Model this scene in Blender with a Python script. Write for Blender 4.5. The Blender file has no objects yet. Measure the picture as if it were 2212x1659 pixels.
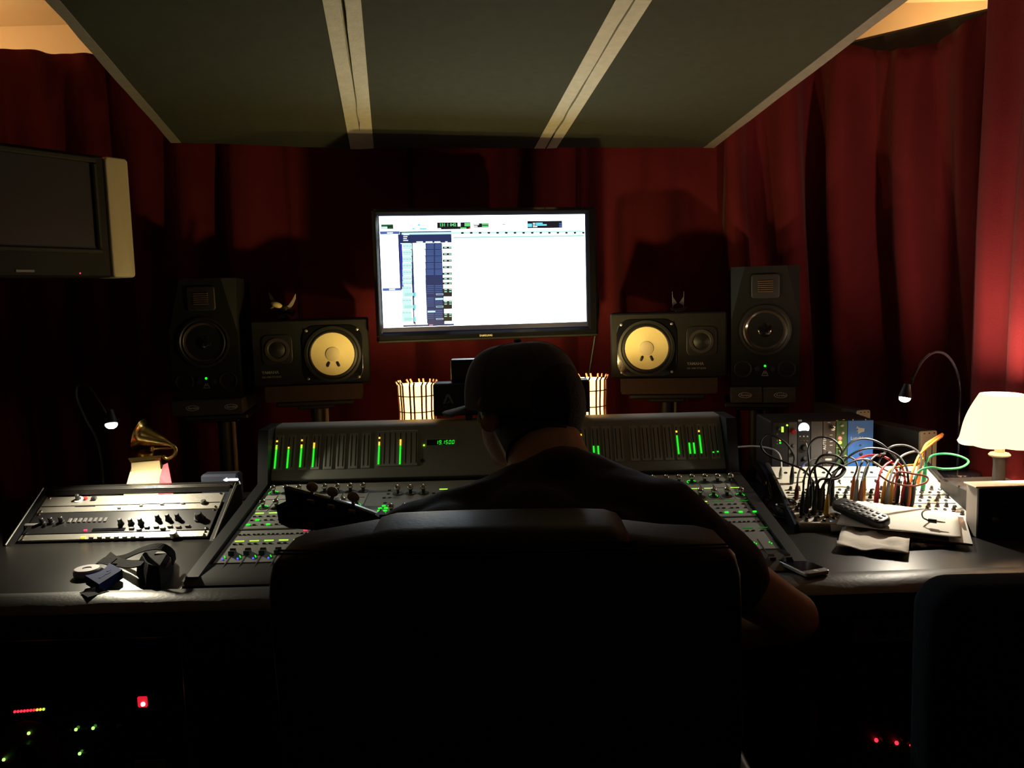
import bpy, bmesh, math, random
from mathutils import Vector, Matrix, noise

SC = bpy.context.scene
COL = SC.collection
random.seed(4)
V = Vector

# ------------------------------------------------------------------ camera
FPX, CX, CY = 1800.0, 1106.0, 829.5
PITCH, ROLL = math.radians(6.0), math.radians(1.5)
CAM = V((0, 0, 1.35))
_f = V((0, math.cos(PITCH), -math.sin(PITCH)))
_r0 = V((1, 0, 0)); _u0 = _r0.cross(_f)
_r = math.cos(ROLL) * _r0 - math.sin(ROLL) * _u0
_u = math.sin(ROLL) * _r0 + math.cos(ROLL) * _u0
cd = bpy.data.cameras.new('camera'); cam = bpy.data.objects.new('camera', cd); COL.objects.link(cam)
mw = Matrix.Identity(4)
for i, c in enumerate((_r, _u, -_f)):
    for k in range(3): mw[k][i] = c[k]
mw.translation = CAM
cam.matrix_world = mw
cd.sensor_fit = 'HORIZONTAL'; cd.sensor_width = 36.0
cd.lens = 36.0 * FPX / 2212.0
cd.clip_start = 0.02; cd.clip_end = 50
SC.camera = cam
SC.view_settings.view_transform = 'Standard'
SC.view_settings.look = 'None'
SC.view_settings.exposure = 0.0
SC.view_settings.gamma = 1.0
SC.view_settings.use_curve_mapping = False
w = bpy.data.worlds.new('world'); SC.world = w; w.use_nodes = True
w.node_tree.nodes['Background'].inputs[0].default_value = (0.5, 0.6, 1.0, 1)
w.node_tree.nodes['Background'].inputs[1].default_value = 0.0
try:
    SC.cycles.max_bounces = 6; SC.cycles.diffuse_bounces = 3; SC.cycles.glossy_bounces = 3
    SC.cycles.sample_clamp_indirect = 4.0
except Exception: pass

def ray(px, py):
    d = _f + _r * ((px - CX) / FPX) - _u * ((py - CY) / FPX)
    return d
def PY(px, py, Y):
    d = ray(px, py); return CAM + d * (Y / d.y)
def PZ(px, py, Z):
    d = ray(px, py); return CAM + d * ((Z - CAM.z) / d.z)
def frame(o, ux, uy):
    ux = V(ux).normalized(); uy = V(uy); uy = (uy - ux * uy.dot(ux)).normalized(); un = ux.cross(uy)
    m = Matrix.Identity(4)
    for i, c in enumerate((ux, uy, un)):
        for k in range(3): m[k][i] = c[k]
    m.translation = V(o); return m
def pix_on(F, px, py, off=0.0):
    n = F.to_3x3() @ V((0, 0, 1)); o = F.translation + n * off
    d = ray(px, py); t = (o - CAM).dot(n) / d.dot(n)
    return F.inverted() @ (CAM + d * t)

# ------------------------------------------------------------------ materials
MATS = {}
def mat(name, col, rough=0.5, metal=0.0, emit=None, es=0.0, nscale=0.0, namt=0.0, bump=0.0, bscale=None, spec=None, trans=0.0, sheen=0.0, alpha=None, coat=0.0):
    if name in MATS: return MATS[name]
    m = bpy.data.materials.new(name); m.use_nodes = True
    nt = m.node_tree; b = nt.nodes['Principled BSDF']
    b.inputs['Base Color'].default_value = (*col, 1)
    b.inputs['Roughness'].default_value = rough
    b.inputs['Metallic'].default_value = metal
    if spec is not None: b.inputs['Specular IOR Level'].default_value = spec
    if trans: b.inputs['Transmission Weight'].default_value = trans
    if sheen: b.inputs['Sheen Weight'].default_value = sheen
    if coat: b.inputs['Coat Weight'].default_value = coat
    if emit is not None:
        b.inputs['Emission Color'].default_value = (*emit, 1)
        b.inputs['Emission Strength'].default_value = es
    if nscale:
        tc = nt.nodes.new('ShaderNodeTexCoord')
        n = nt.nodes.new('ShaderNodeTexNoise'); n.inputs['Scale'].default_value = nscale; n.inputs['Detail'].default_value = 5
        nt.links.new(tc.outputs['Object'], n.inputs['Vector'])
        if namt:
            mx = nt.nodes.new('ShaderNodeMix'); mx.data_type = 'RGBA'
            mx.inputs[6].default_value = (*[c * (1 - namt) for c in col], 1)
            mx.inputs[7].default_value = (*[min(1, c * (1 + namt)) for c in col], 1)
            nt.links.new(n.outputs['Fac'], mx.inputs[0]); nt.links.new(mx.outputs[2], b.inputs['Base Color'])
        if bump:
            n2 = n
            if bscale:
                n2 = nt.nodes.new('ShaderNodeTexNoise'); n2.inputs['Scale'].default_value = bscale; n2.inputs['Detail'].default_value = 6
                nt.links.new(tc.outputs['Object'], n2.inputs['Vector'])
            bp = nt.nodes.new('ShaderNodeBump'); bp.inputs['Strength'].default_value = bump; bp.inputs['Distance'].default_value = 0.004
            nt.links.new(n2.outputs['Fac'], bp.inputs['Height']); nt.links.new(bp.outputs['Normal'], b.inputs['Normal'])
    MATS[name] = m; return m
def glow(name, col, s, base=None):
    return mat(name, base or tuple(c * 0.3 for c in col), 0.5, emit=col, es=s)

M_curt = mat('red_velvet', (0.135, 0.016, 0.021), 0.9, nscale=9, namt=0.18, bump=0.25, bscale=160, spec=0.08, sheen=0.06)
M_ceil = mat('cream_plaster', (0.78, 0.66, 0.47), 0.9, nscale=14, namt=0.04, bump=0.1, bscale=80)
M_wall = mat('wall_paint', (0.10, 0.085, 0.085), 0.9, nscale=10, namt=0.1, bump=0.1, bscale=70)
M_floor = mat('dark_carpet', (0.018, 0.016, 0.018), 0.98, nscale=60, namt=0.3, bump=0.4, bscale=300)
M_beam = mat('dark_soffit_paint', (0.05, 0.042, 0.046), 0.85, nscale=8, namt=0.15)
M_cloudf = mat('charcoal_acoustic_fabric', (0.042, 0.047, 0.034), 0.95, nscale=30, namt=0.15, bump=0.3, bscale=500, spec=0.1)
M_strip = mat('raw_fibreglass_edge', (0.44, 0.43, 0.34), 0.85, nscale=45, namt=0.18, bump=0.4, bscale=150)
M_strip_dim = mat('dimmed_fibreglass_edge', (0.19, 0.18, 0.145), 0.85, nscale=45, namt=0.2, bump=0.3, bscale=150)  # darker copy of the strip colour, painting dimmer light onto the outer edges
M_tvh = mat('dark_tv_housing', (0.010, 0.0095, 0.008), 0.6, nscale=40, namt=0.15, spec=0.2)
M_blk = mat('black_plastic', (0.012, 0.012, 0.013), 0.42, nscale=30, namt=0.2)
M_blkg = mat('glossy_black_plastic', (0.006, 0.006, 0.008), 0.12, nscale=30, namt=0.2, coat=0.3)
M_blkm = mat('matte_black_metal', (0.012, 0.012, 0.013), 0.55, nscale=60, namt=0.25, bump=0.1)
M_spk = mat('black_wood_veneer', (0.011, 0.011, 0.0105), 0.6, spec=.18, nscale=24, namt=0.3, bump=0.15, bscale=90)
M_spk2 = mat('grey_black_speaker_paint', (0.009, 0.010, 0.0095), 0.6, spec=.15, nscale=80, namt=0.2, bump=0.12)
M_cone = mat('white_paper_cone', (0.82, 0.69, 0.34), 0.75, nscale=40, namt=0.05, bump=0.1, bscale=200)
M_cap = mat('pale_dust_cap', (0.64, 0.54, 0.33), 0.7, nscale=40, namt=0.05)
M_rub = mat('black_rubber', (0.01, 0.01, 0.01), 0.45, nscale=50, namt=0.2)
M_foam = mat('brown_foam', (0.055, 0.035, 0.023), 0.95, nscale=120, namt=0.25, bump=0.5, bscale=400)
M_foamg = mat('grey_foam', (0.05, 0.046, 0.041), 0.95, nscale=120, namt=0.25, bump=0.5, bscale=400)
M_desk = mat('black_desk_laminate', (0.014, 0.013, 0.012), 0.34, nscale=300, namt=0.3, bump=0.06, bscale=500)
M_leath = mat('black_desk_leather', (0.016, 0.015, 0.014), 0.42, nscale=30, namt=0.3, bump=0.13, bscale=140)
M_chair = mat('black_chair_leather', (0.014, 0.012, 0.013), 0.45, nscale=30, namt=0.3, bump=0.10, bscale=160)
M_trim = mat('dull_metal_trim', (0.45, 0.43, 0.38), 0.35, 0.8, nscale=90, namt=0.1)
M_cons = mat('grey_console_paint', (0.27, 0.275, 0.25), 0.55, nscale=60, namt=0.06, bump=0.05, bscale=300)
M_cons2 = mat('pale_grey_console_inset', (0.36, 0.365, 0.33), 0.55, nscale=60, namt=0.06)
M_consd = mat('dark_console_end', (0.013, 0.013, 0.014), 0.5, nscale=60, namt=0.2)
M_slot = mat('black_slot', (0.004, 0.004, 0.004), 0.7, nscale=60, namt=0.2)
M_btn = mat('dark_rubber_button', (0.05, 0.052, 0.048), 0.5, nscale=60, namt=0.15)
M_chrome = mat('chrome', (0.75, 0.75, 0.75), 0.12, 1.0, nscale=60, namt=0.04)
M_gold = mat('polished_gold', (0.88, 0.60, 0.18), 0.24, 1.0, nscale=20, namt=0.05)
M_alu = mat('brushed_aluminium', (0.62, 0.60, 0.54), 0.38, 0.85, nscale=120, namt=0.08, bump=0.1)
M_tvside = mat('champagne_plastic', (0.48, 0.43, 0.30), 0.42, nscale=60, namt=0.05)
M_tvscr = mat('dark_tv_glass', (0.02, 0.02, 0.022), 0.30, nscale=10, namt=0.05, spec=0.55)
M_white = mat('white_print', (0.75, 0.75, 0.72), 0.6, nscale=90, namt=0.05)
M_greyp = mat('grey_print', (0.22, 0.21, 0.20), 0.6, nscale=90, namt=0.05)
M_panel = mat('cream_synth_panel', (0.72, 0.69, 0.58), 0.45, nscale=60, namt=0.05)
M_cream = mat('cream_plastic', (0.70, 0.60, 0.42), 0.5, nscale=40, namt=0.05)
M_blue = mat('blue_enamel', (0.035, 0.15, 0.50), 0.42, nscale=50, namt=0.08)
M_green = mat('olive_green_enamel', (0.05, 0.12, 0.03), 0.45, nscale=50, namt=0.1)
M_gunm = mat('gunmetal_panel', (0.10, 0.095, 0.095), 0.45, 0.2, nscale=70, namt=0.1)
M_brownp = mat('brown_grey_panel', (0.085, 0.065, 0.055), 0.45, 0.2, nscale=70, namt=0.1)
M_paper = mat('white_paper', (0.74, 0.70, 0.62), 0.8, nscale=15, namt=0.04, bump=0.1)
M_napk = mat('crumpled_tissue', (0.62, 0.56, 0.48), 0.9, nscale=20, namt=0.08, bump=0.6, bscale=40)
M_mag = mat('magazine_cover', (0.10, 0.06, 0.06), 0.35, nscale=18, namt=0.9)
M_magw = mat('magazine_margin', (0.55, 0.52, 0.47), 0.4, nscale=18, namt=0.1)
M_skin = mat('skin', (0.56, 0.34, 0.21), 0.55, nscale=25, namt=0.1, bump=0.1, bscale=200)
M_shirt = mat('navy_cotton', (0.018, 0.018, 0.030), 0.92, nscale=30, namt=0.2, bump=0.3, bscale=400, sheen=0.15)
M_jean = mat('dark_denim', (0.012, 0.014, 0.026), 0.9, nscale=60, namt=0.3, bump=0.3, bscale=500)
M_capf = mat('grey_twill_cap', (0.085, 0.085, 0.105), 0.95, nscale=40, namt=0.12, bump=0.35, bscale=600, sheen=0.2)
M_hair = mat('dark_brown_hair', (0.012, 0.009, 0.007), 0.7, nscale=100, namt=0.4, bump=0.6, bscale=300)
M_guit = mat('black_lacquer', (0.008, 0.007, 0.007), 0.2, nscale=30, namt=0.3, coat=0.4)
M_wood = mat('dark_wood', (0.05, 0.025, 0.012), 0.45, nscale=18, namt=0.4, bump=0.1)
M_pearl = mat('aged_pearl', (0.42, 0.34, 0.22), 0.4, nscale=60, namt=0.15)
M_navyc = mat('blue_black_upholstery', (0.004, 0.008, 0.014), 0.95, spec=.2, nscale=40, namt=0.25, bump=0.3, bscale=300)
M_redc = mat('red_card', (0.62, 0.03, 0.06), 0.6, nscale=20, namt=0.1)
M_ivory = mat('ivory_lacquer', (0.70, 0.56, 0.30), 0.4, nscale=30, namt=0.06)
M_wick = mat('dark_wicker', (0.09, 0.02, 0.007), 0.7, nscale=100, namt=0.3)
M_strap = mat('black_webbing', (0.010, 0.009, 0.009), 0.85, spec=.15, nscale=200, namt=0.3, bump=0.3)
M_bluebox = mat('blue_card', (0.012, 0.025, 0.13), 0.8, spec=.15, nscale=40, namt=0.25)
M_frost = mat('frosted_plastic', (0.35, 0.32, 0.34), 0.5, nscale=40, namt=0.05)
M_silver = mat('silver_plastic', (0.55, 0.56, 0.58), 0.25, 0.6, nscale=60, namt=0.05)
M_redk = mat('red_plastic', (0.45, 0.02, 0.025), 0.4, nscale=40, namt=0.1)
M_dred = mat('dark_red_panel', (0.10, 0.008, 0.010), 0.5, nscale=40, namt=0.1)

E_led_g = glow('green_led', (0.02, 1.0, 0.03), 0.95)
E_led_y = glow('amber_led', (1.0, 0.55, 0.04), 1.6)
E_led_r = glow('red_led', (1.0, 0.02, 0.04), 2.5)
E_led_b = glow('blue_led', (0.06, 0.09, 1.0), 2.0)
E_led_w = glow('white_led', (0.8, 0.88, 1.0), 3.0)
E_lcd = glow('yellow_green_led', (0.45, 1.0, 0.05), 1.6)
E_dim = glow('dim_green_led', (0.02, 0.6, 0.03), 0.22)

# ------------------------------------------------------------------ mesh building
class MB:
    def __init__(s, M=None):
        s.v = []; s.f = []; s.m = []; s.M = M.copy() if M else Matrix.Identity(4); s.mi = 0
    def add(s, vs, fs):
        o = len(s.v); s.v += [s.M @ V(p) for p in vs]
        s.f += [tuple(i + o for i in f) for f in fs]; s.m += [s.mi] * len(fs); return s
    def box(s, c, d, ch=0.0, R=None):
        hx, hy, hz = d[0] / 2, d[1] / 2, d[2] / 2
        ch = min(ch, hx * .9, hy * .9, hz * .9)
        pts = []; fs = []
        if ch <= 0:
            pts = [V((x * hx, y * hy, z * hz)) for x in (-1, 1) for y in (-1, 1) for z in (-1, 1)]
            fs = [(0, 1, 3, 2), (4, 6, 7, 5), (0, 4, 5, 1), (2, 3, 7, 6), (0, 2, 6, 4), (1, 5, 7, 3)]
        else:
            idx = {}
            for x in (-1, 1):
                for y in (-1, 1):
                    for z in (-1, 1):
                        for a in range(3):
                            p = [x * (hx - ch), y * (hy - ch), z * (hz - ch)]
                            p[a] = (x * hx, y * hy, z * hz)[a]
                            idx[(x, y, z, a)] = len(pts); pts.append(V(p))
            g = lambda x, y, z, a: idx[(x, y, z, a)]
            for t in (-1, 1):
                fs.append((g(t, -1, -1, 0), g(t, 1, -1, 0), g(t, 1, 1, 0), g(t, -1, 1, 0)))
                fs.append((g(-1, t, -1, 1), g(1, t, -1, 1), g(1, t, 1, 1), g(-1, t, 1, 1)))
                fs.append((g(-1, -1, t, 2), g(1, -1, t, 2), g(1, 1, t, 2), g(-1, 1, t, 2)))
                for q in (-1, 1):
                    fs.append((g(t, q, -1, 0), g(t, q, 1, 0), g(t, q, 1, 1), g(t, q, -1, 1)))
                    fs.append((g(t, -1, q, 0), g(t, 1, q, 0), g(t, 1, q, 2), g(t, -1, q, 2)))
                    fs.append((g(-1, t, q, 1), g(1, t, q, 1), g(1, t, q, 2), g(-1, t, q, 2)))
                    for z in (-1, 1): fs.append((g(t, q, z, 0), g(t, q, z, 1), g(t, q, z, 2)))
        c = V(c)
        return s.add([c + (R @ p if R else p) for p in pts], fs)
    def cone(s, p0, p1, r0, r1=None, n=12):
        r1 = r0 if r1 is None else r1
        p0, p1 = V(p0), V(p1); d = (p1 - p0).normalized()
        a = d.cross(V((0, 0, 1)) if abs(d.z) < .9 else V((1, 0, 0))).normalized(); b = d.cross(a)
        vs = []
        for p, r in ((p0, r0), (p1, r1)):
            vs += [p + (a * math.cos(2 * math.pi * i / n) + b * math.sin(2 * math.pi * i / n)) * r for i in range(n)]
        fs = [(i, (i + 1) % n, n + (i + 1) % n, n + i) for i in range(n)] + [tuple(range(n)), tuple(range(n, 2 * n))]
        return s.add(vs, fs)
    def lathe(s, prof, n=20, o=(0, 0, 0), ax='Z', sx=1.0, sy=1.0, close=True):
        o = V(o); vs = []
        for r, h in prof:
            for i in range(n):
                a = 2 * math.pi * i / n; x, y = r * math.cos(a) * sx, r * math.sin(a) * sy
                vs.append(o + (V((x, y, h)) if ax == 'Z' else V((x, -h, y)) if ax == 'Y' else V((h, x, y))))
        fs = []
        for k in range(len(prof) - 1):
            for i in range(n): fs.append((k * n + i, k * n + (i + 1) % n, (k + 1) * n + (i + 1) % n, (k + 1) * n + i))
        if close:
            fs.append(tuple(range(n))); fs.append(tuple(range((len(prof) - 1) * n, len(prof) * n)))
        return s.add(vs, fs)
    def ball(s, c, r, n=12, sc=(1, 1, 1), R=None):
        c = V(c); k = max(4, n // 2); vs = []; fs = []
        for j in range(1, k):
            t = math.pi * j / k
            for i in range(n):
                a = 2 * math.pi * i / n
                p = V((math.sin(t) * math.cos(a) * sc[0], math.sin(t) * math.sin(a) * sc[1], math.cos(t) * sc[2])) * r
                vs.append(c + (R @ p if R else p))
        for e in (1, -1):
            p = V((0, 0, e * sc[2])) * r; vs.append(c + (R @ p if R else p))
        for j in range(k - 2):
            for i in range(n): fs.append((j * n + i, j * n + (i + 1) % n, (j + 1) * n + (i + 1) % n, (j + 1) * n + i))
        t = len(vs) - 2
        for i in range(n):
            fs.append((t, (i + 1) % n, i)); b = (k - 2) * n; fs.append((t + 1, b + i, b + (i + 1) % n))
        return s.add(vs, fs)
    def tube(s, pts, r, n=8, caps=True):
        pts = [V(p) for p in pts]; N = len(pts)
        rr = r if isinstance(r, (list, tuple)) else [r] * N
        T = [(pts[min(i + 1, N - 1)] - pts[max(i - 1, 0)]).normalized() for i in range(N)]
        a = T[0].cross(V((0, 0, 1)) if abs(T[0].z) < .9 else V((1, 0, 0))).normalized(); vs = []
        for i in range(N):
            a = (a - T[i] * a.dot(T[i])).normalized(); b = T[i].cross(a)
            vs += [pts[i] + (a * math.cos(2 * math.pi * k / n) + b * math.sin(2 * math.pi * k / n)) * rr[i] for k in range(n)]
        fs = [(j * n + i, j * n + (i + 1) % n, (j + 1) * n + (i + 1) % n, (j + 1) * n + i) for j in range(N - 1) for i in range(n)]
        if caps: fs += [tuple(range(n)), tuple(range((N - 1) * n, N * n))]
        return s.add(vs, fs)
    def prism(s, poly, z0, z1, ax='Z'):
        n = len(poly)
        mk = lambda p, z: (p[0], p[1], z) if ax == 'Z' else (p[0], z, p[1]) if ax == 'Y' else (z, p[0], p[1])
        vs = [mk(p, z0) for p in poly] + [mk(p, z1) for p in poly]
        return s.add(vs, [(i, (i + 1) % n, n + (i + 1) % n, n + i) for i in range(n)] + [tuple(range(n)), tuple(range(n, 2 * n))])
    def pillow(s, poly, z0, z1, r, ax='Y', steps=4):
        """outline extruded along an axis with rounded rims"""
        n = len(poly); P = [V((p[0], p[1], 0)) for p in poly]
        area = sum(P[i].x * P[(i + 1) % n].y - P[(i + 1) % n].x * P[i].y for i in range(n))
        sg = 1 if area > 0 else -1; N = []
        for i in range(n):
            d = (P[(i + 1) % n] - P[i - 1]).normalized(); N.append(V((d.y, -d.x, 0)) * sg)
        lay = []
        for k in range(steps + 1):
            a = math.pi / 2 * k / steps; lay.append((r * (1 - math.sin(a)), z0 + r * (1 - math.cos(a))))
        for k in range(steps + 1):
            a = math.pi / 2 * (1 - k / steps); lay.append((r * (1 - math.sin(a)), z1 - r * (1 - math.cos(a))))
        vs = []
        mk = lambda p, z: (p.x, p.y, z) if ax == 'Z' else (p.x, z, p.y) if ax == 'Y' else (z, p.x, p.y)
        for ins, z in lay: vs += [mk(P[i] - N[i] * ins, z) for i in range(n)]
        L = len(lay)
        fs = [(k * n + i, k * n + (i + 1) % n, (k + 1) * n + (i + 1) % n, (k + 1) * n + i) for k in range(L - 1) for i in range(n)]
        fs += [tuple(range(n)), tuple(range((L - 1) * n, L * n))]
        return s.add(vs, fs)
    def grid(s, fn, nu, nv):
        vs = [fn(i / nu, j / nv) for j in range(nv + 1) for i in range(nu + 1)]
        return s.add(vs, [(j * (nu + 1) + i, j * (nu + 1) + i + 1, (j + 1) * (nu + 1) + i + 1, (j + 1) * (nu + 1) + i) for j in range(nv) for i in range(nu)])
    def ribbon(s, pts, wv, t=0.001):
        """strap: points, width vector (or list), thickness"""
        pts = [V(p) for p in pts]; N = len(pts); W = wv if isinstance(wv, list) else [V(wv)] * N; vs = []
        for i in range(N):
            T = (pts[min(i + 1, N - 1)] - pts[max(i - 1, 0)]).normalized(); W[i] = V(W[i]); n = T.cross(W[i]).normalized() * t
            vs += [pts[i] - W[i] - n, pts[i] + W[i] - n, pts[i] + W[i] + n, pts[i] - W[i] + n]
        fs = [(j * 4 + i, j * 4 + (i + 1) % 4, j * 4 + 4 + (i + 1) % 4, j * 4 + 4 + i) for j in range(N - 1) for i in range(4)]
        return s.add(vs, fs + [(0, 1, 2, 3), tuple(range(4 * N - 4, 4 * N))])
    def mesh(s, name, mats, org=(0, 0, 0), smooth=35):
        me = bpy.data.meshes.new(name); o = V(org)
        me.from_pydata([p - o for p in s.v], [], s.f)
        bm = bmesh.new(); bm.from_mesh(me); bmesh.ops.recalc_face_normals(bm, faces=bm.faces); bm.to_mesh(me); bm.free()
        for m in (mats if isinstance(mats, (list, tuple)) else [mats]): me.materials.append(m)
        if s.mi or any(s.m): me.polygons.foreach_set('material_index', s.m)
        if smooth:
            me.polygons.foreach_set('use_smooth', [True] * len(me.polygons)); me.set_sharp_from_angle(angle=math.radians(smooth))
        return me
    def build(s, name, mats, parent=None, smooth=35):
        """verts in the parent's frame (thing parents: world coordinates minus its location, unless local=True there)"""
        org = V((0, 0, 0))
        if parent is not None and not parent.get('_local'): org = V(parent['_loc'])
        o = bpy.data.objects.new(name, s.mesh(name, mats, org, smooth)); COL.objects.link(o)
        if parent is not None:
            o.parent = parent; o['_loc'] = parent['_loc'] if '_loc' in parent.keys() else (0, 0, 0)
            if parent.get('_local'): o['_local'] = 1
        else: o['_loc'] = (0.0, 0.0, 0.0)
        return o

def tag(o, label=None, cat=None, group=None, kind=None):
    if label: o['label'] = label
    if cat: o['category'] = cat
    if group: o['group'] = group
    if kind: o['kind'] = kind
    return o
def thing(name, label, cat, loc=(0, 0, 0), group=None):
    """parts are authored in world coordinates"""
    o = bpy.data.objects.new(name, None); COL.objects.link(o); o.empty_display_size = .05
    o.location = loc; o['_loc'] = tuple(float(c) for c in loc); return tag(o, label, cat, group)
def lthing(name, label, cat, M=None, group=None):
    """parts are authored in the thing's own frame"""
    o = bpy.data.objects.new(name, None); COL.objects.link(o); o.empty_display_size = .05
    if M is not None: o.matrix_world = M
    o['_loc'] = (0.0, 0.0, 0.0); o['_local'] = 1; return tag(o, label, cat, group)
def put(mesh, name, parent, M):
    """a part that shares mesh data; M in world coordinates for thing parents, in own frame for lthing parents"""
    o = bpy.data.objects.new(name, mesh); COL.objects.link(o); o.parent = parent
    if not parent.get('_local'): M = Matrix.Translation(-V(parent['_loc'])) @ M
    o.matrix_local = M; o['_loc'] = parent['_loc']
    if parent.get('_local'): o['_local'] = 1
    return o
def copy_tree(o, parent=None):
    c = o.copy(); COL.objects.link(c)
    if parent is not None: c.parent = parent
    for ch in list(o.children): copy_tree(ch, c)
    return c
def text(s, size, M, name, m, parent, ext=0.0004, ax='CENTER', space=1.0, shear=0.0, bold=0.0):
    cu = bpy.data.curves.new('t', 'FONT'); cu.body = s; cu.size = size; cu.extrude = ext; cu.align_x = ax; cu.align_y = 'CENTER'
    cu.space_character = space; cu.shear = shear; cu.offset = bold; cu.resolution_u = 2
    o = bpy.data.objects.new('t', cu); me = bpy.data.meshes.new_from_object(o)
    bpy.data.objects.remove(o); bpy.data.curves.remove(cu)
    me.materials.clear(); me.materials.append(m); me.name = name
    return put(me, name, parent, M)
T = lambda *p: Matrix.Translation(V(p))
Rx = lambda d: Matrix.Rotation(math.radians(d), 4, 'X')
Ry = lambda d: Matrix.Rotation(math.radians(d), 4, 'Y')
Rz = lambda d: Matrix.Rotation(math.radians(d), 4, 'Z')
def crom(P, k=8):
    """smooth curve through points"""
    P = [V(p) for p in P]; out = []
    for i in range(len(P) - 1):
        a, b, c, d = P[max(i - 1, 0)], P[i], P[i + 1], P[min(i + 2, len(P) - 1)]
        for j in range(k):
            t = j / k
            out.append(.5 * (2 * b + (c - a) * t + (2 * a - 5 * b + 4 * c - d) * t * t + (3 * b - a - 3 * c + d) * t ** 3))
    return out + [P[-1]]
def rrect(w, h, r, n=5, cx=0, cy=0):
    out = []
    for (sx, sy, a0) in ((1, 1, 0), (-1, 1, 90), (-1, -1, 180), (1, -1, 270)):
        for i in range(n + 1):
            a = math.radians(a0 + 90 * i / n); out.append((cx + sx * (w / 2 - r) + r * math.cos(a), cy + sy * (h / 2 - r) + r * math.sin(a)))
    return out
def lamp_light(name, kind, loc, power, col, parent, radius=0.02, target=None, angle=120, blend=0.6):
    l = bpy.data.lights.new(name, kind); l.energy = power; l.color = col; l.shadow_soft_size = radius
    if kind == 'SPOT': l.spot_size = math.radians(angle); l.spot_blend = blend
    o = bpy.data.objects.new(name, l); COL.objects.link(o); o.parent = parent
    off = V((0, 0, 0)) if parent.get('_local') else V(parent['_loc'])
    M = T(*(V(loc) - off))
    if target is not None: M = M @ (V(target) - V(loc)).to_track_quat('-Z', 'Y').to_matrix().to_4x4()
    o.matrix_local = M; return o
# ------------------------------------------------------------------ room shell
CEIL = 2.46
XL, XR, YB, YF = -2.35, 2.05, 3.42, -1.6
def struct(name, mb, m): return tag(mb.build(name, m), kind='structure')
struct('floor', MB().box(((XL + XR) / 2, (YB + YF) / 2, -.03), (XR - XL + .4, YB - YF + .4, .06)), M_floor)
struct('ceiling', MB().box(((XL + XR) / 2, (YB + YF) / 2, CEIL + .03), (XR - XL + .4, YB - YF + .4, .06)), M_ceil)
struct('wall_back', MB().box(((XL + XR) / 2, YB + .05, CEIL / 2), (XR - XL + .2, .1, CEIL)), M_ceil)
struct('wall_front', MB().box(((XL + XR) / 2, YF - .05, CEIL / 2), (XR - XL + .2, .1, CEIL)), M_wall)
struct('wall_left', MB().box((XL - .05, (YB + YF) / 2, CEIL / 2), (.1, YB - YF, CEIL)), M_ceil)
struct('wall_right', MB().box((XR + .05, (YB + YF) / 2, CEIL / 2), (.1, YB - YF, CEIL)), M_ceil)
# dark rail the right-hand curtains hang from
mb = MB()
for p0, p1 in ((V((.70, 3.24, 0)), V((1.22, 3.22, 0))), (V((1.20, 3.19, 0)), V((1.76, 2.62, 0))), (V((1.80, 2.66, 0)), V((1.80, -.9, 0)))):
    e = (p1 - p0); c = (p0 + p1) / 2 + V((0, 0, 2.15)); mb.box(c, (e.length, .04, .17), .01, Matrix.Rotation(math.atan2(e.y, e.x), 3, 'Z'))
struct('trim_1', mb, M_beam)
# unseen lights added behind the curtains to brighten the plaster above them
for nm, p, wx in (('left', V((XL + .11, 2.75, 2.02)), XL), ('right', V((1.80, YB - .11, 2.02)), None)):
    t = thing('added_wall_light', 'unseen warm light added behind the %s curtain to brighten the plaster above it' % nm, 'light', p)
    mb = MB(T(*p)); mb.lathe([(.03, -.06), (.05, -.02), (.055, .05), (.052, .05), (.046, -.015)], 20); mb.build('cup_shade', M_trim, t)
    mb = MB(); q = V((XL, p.y, p.z)) if wx else V((p.x, YB, p.z)); mb.tube([q, p], .012, 8); mb.build('arm', M_trim, t)
    mb = MB(); mb.ball(p + V((0, 0, .02)), .028, 12); mb.build('bulb', glow('warm_bulb', (1.0, .75, .42), 40.0), t)
    lamp_light('bulb_light', 'POINT', p + V((0, 0, .09)), 12.0 if wx else 6.5, (1, .60, .27), t, .03)

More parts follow.
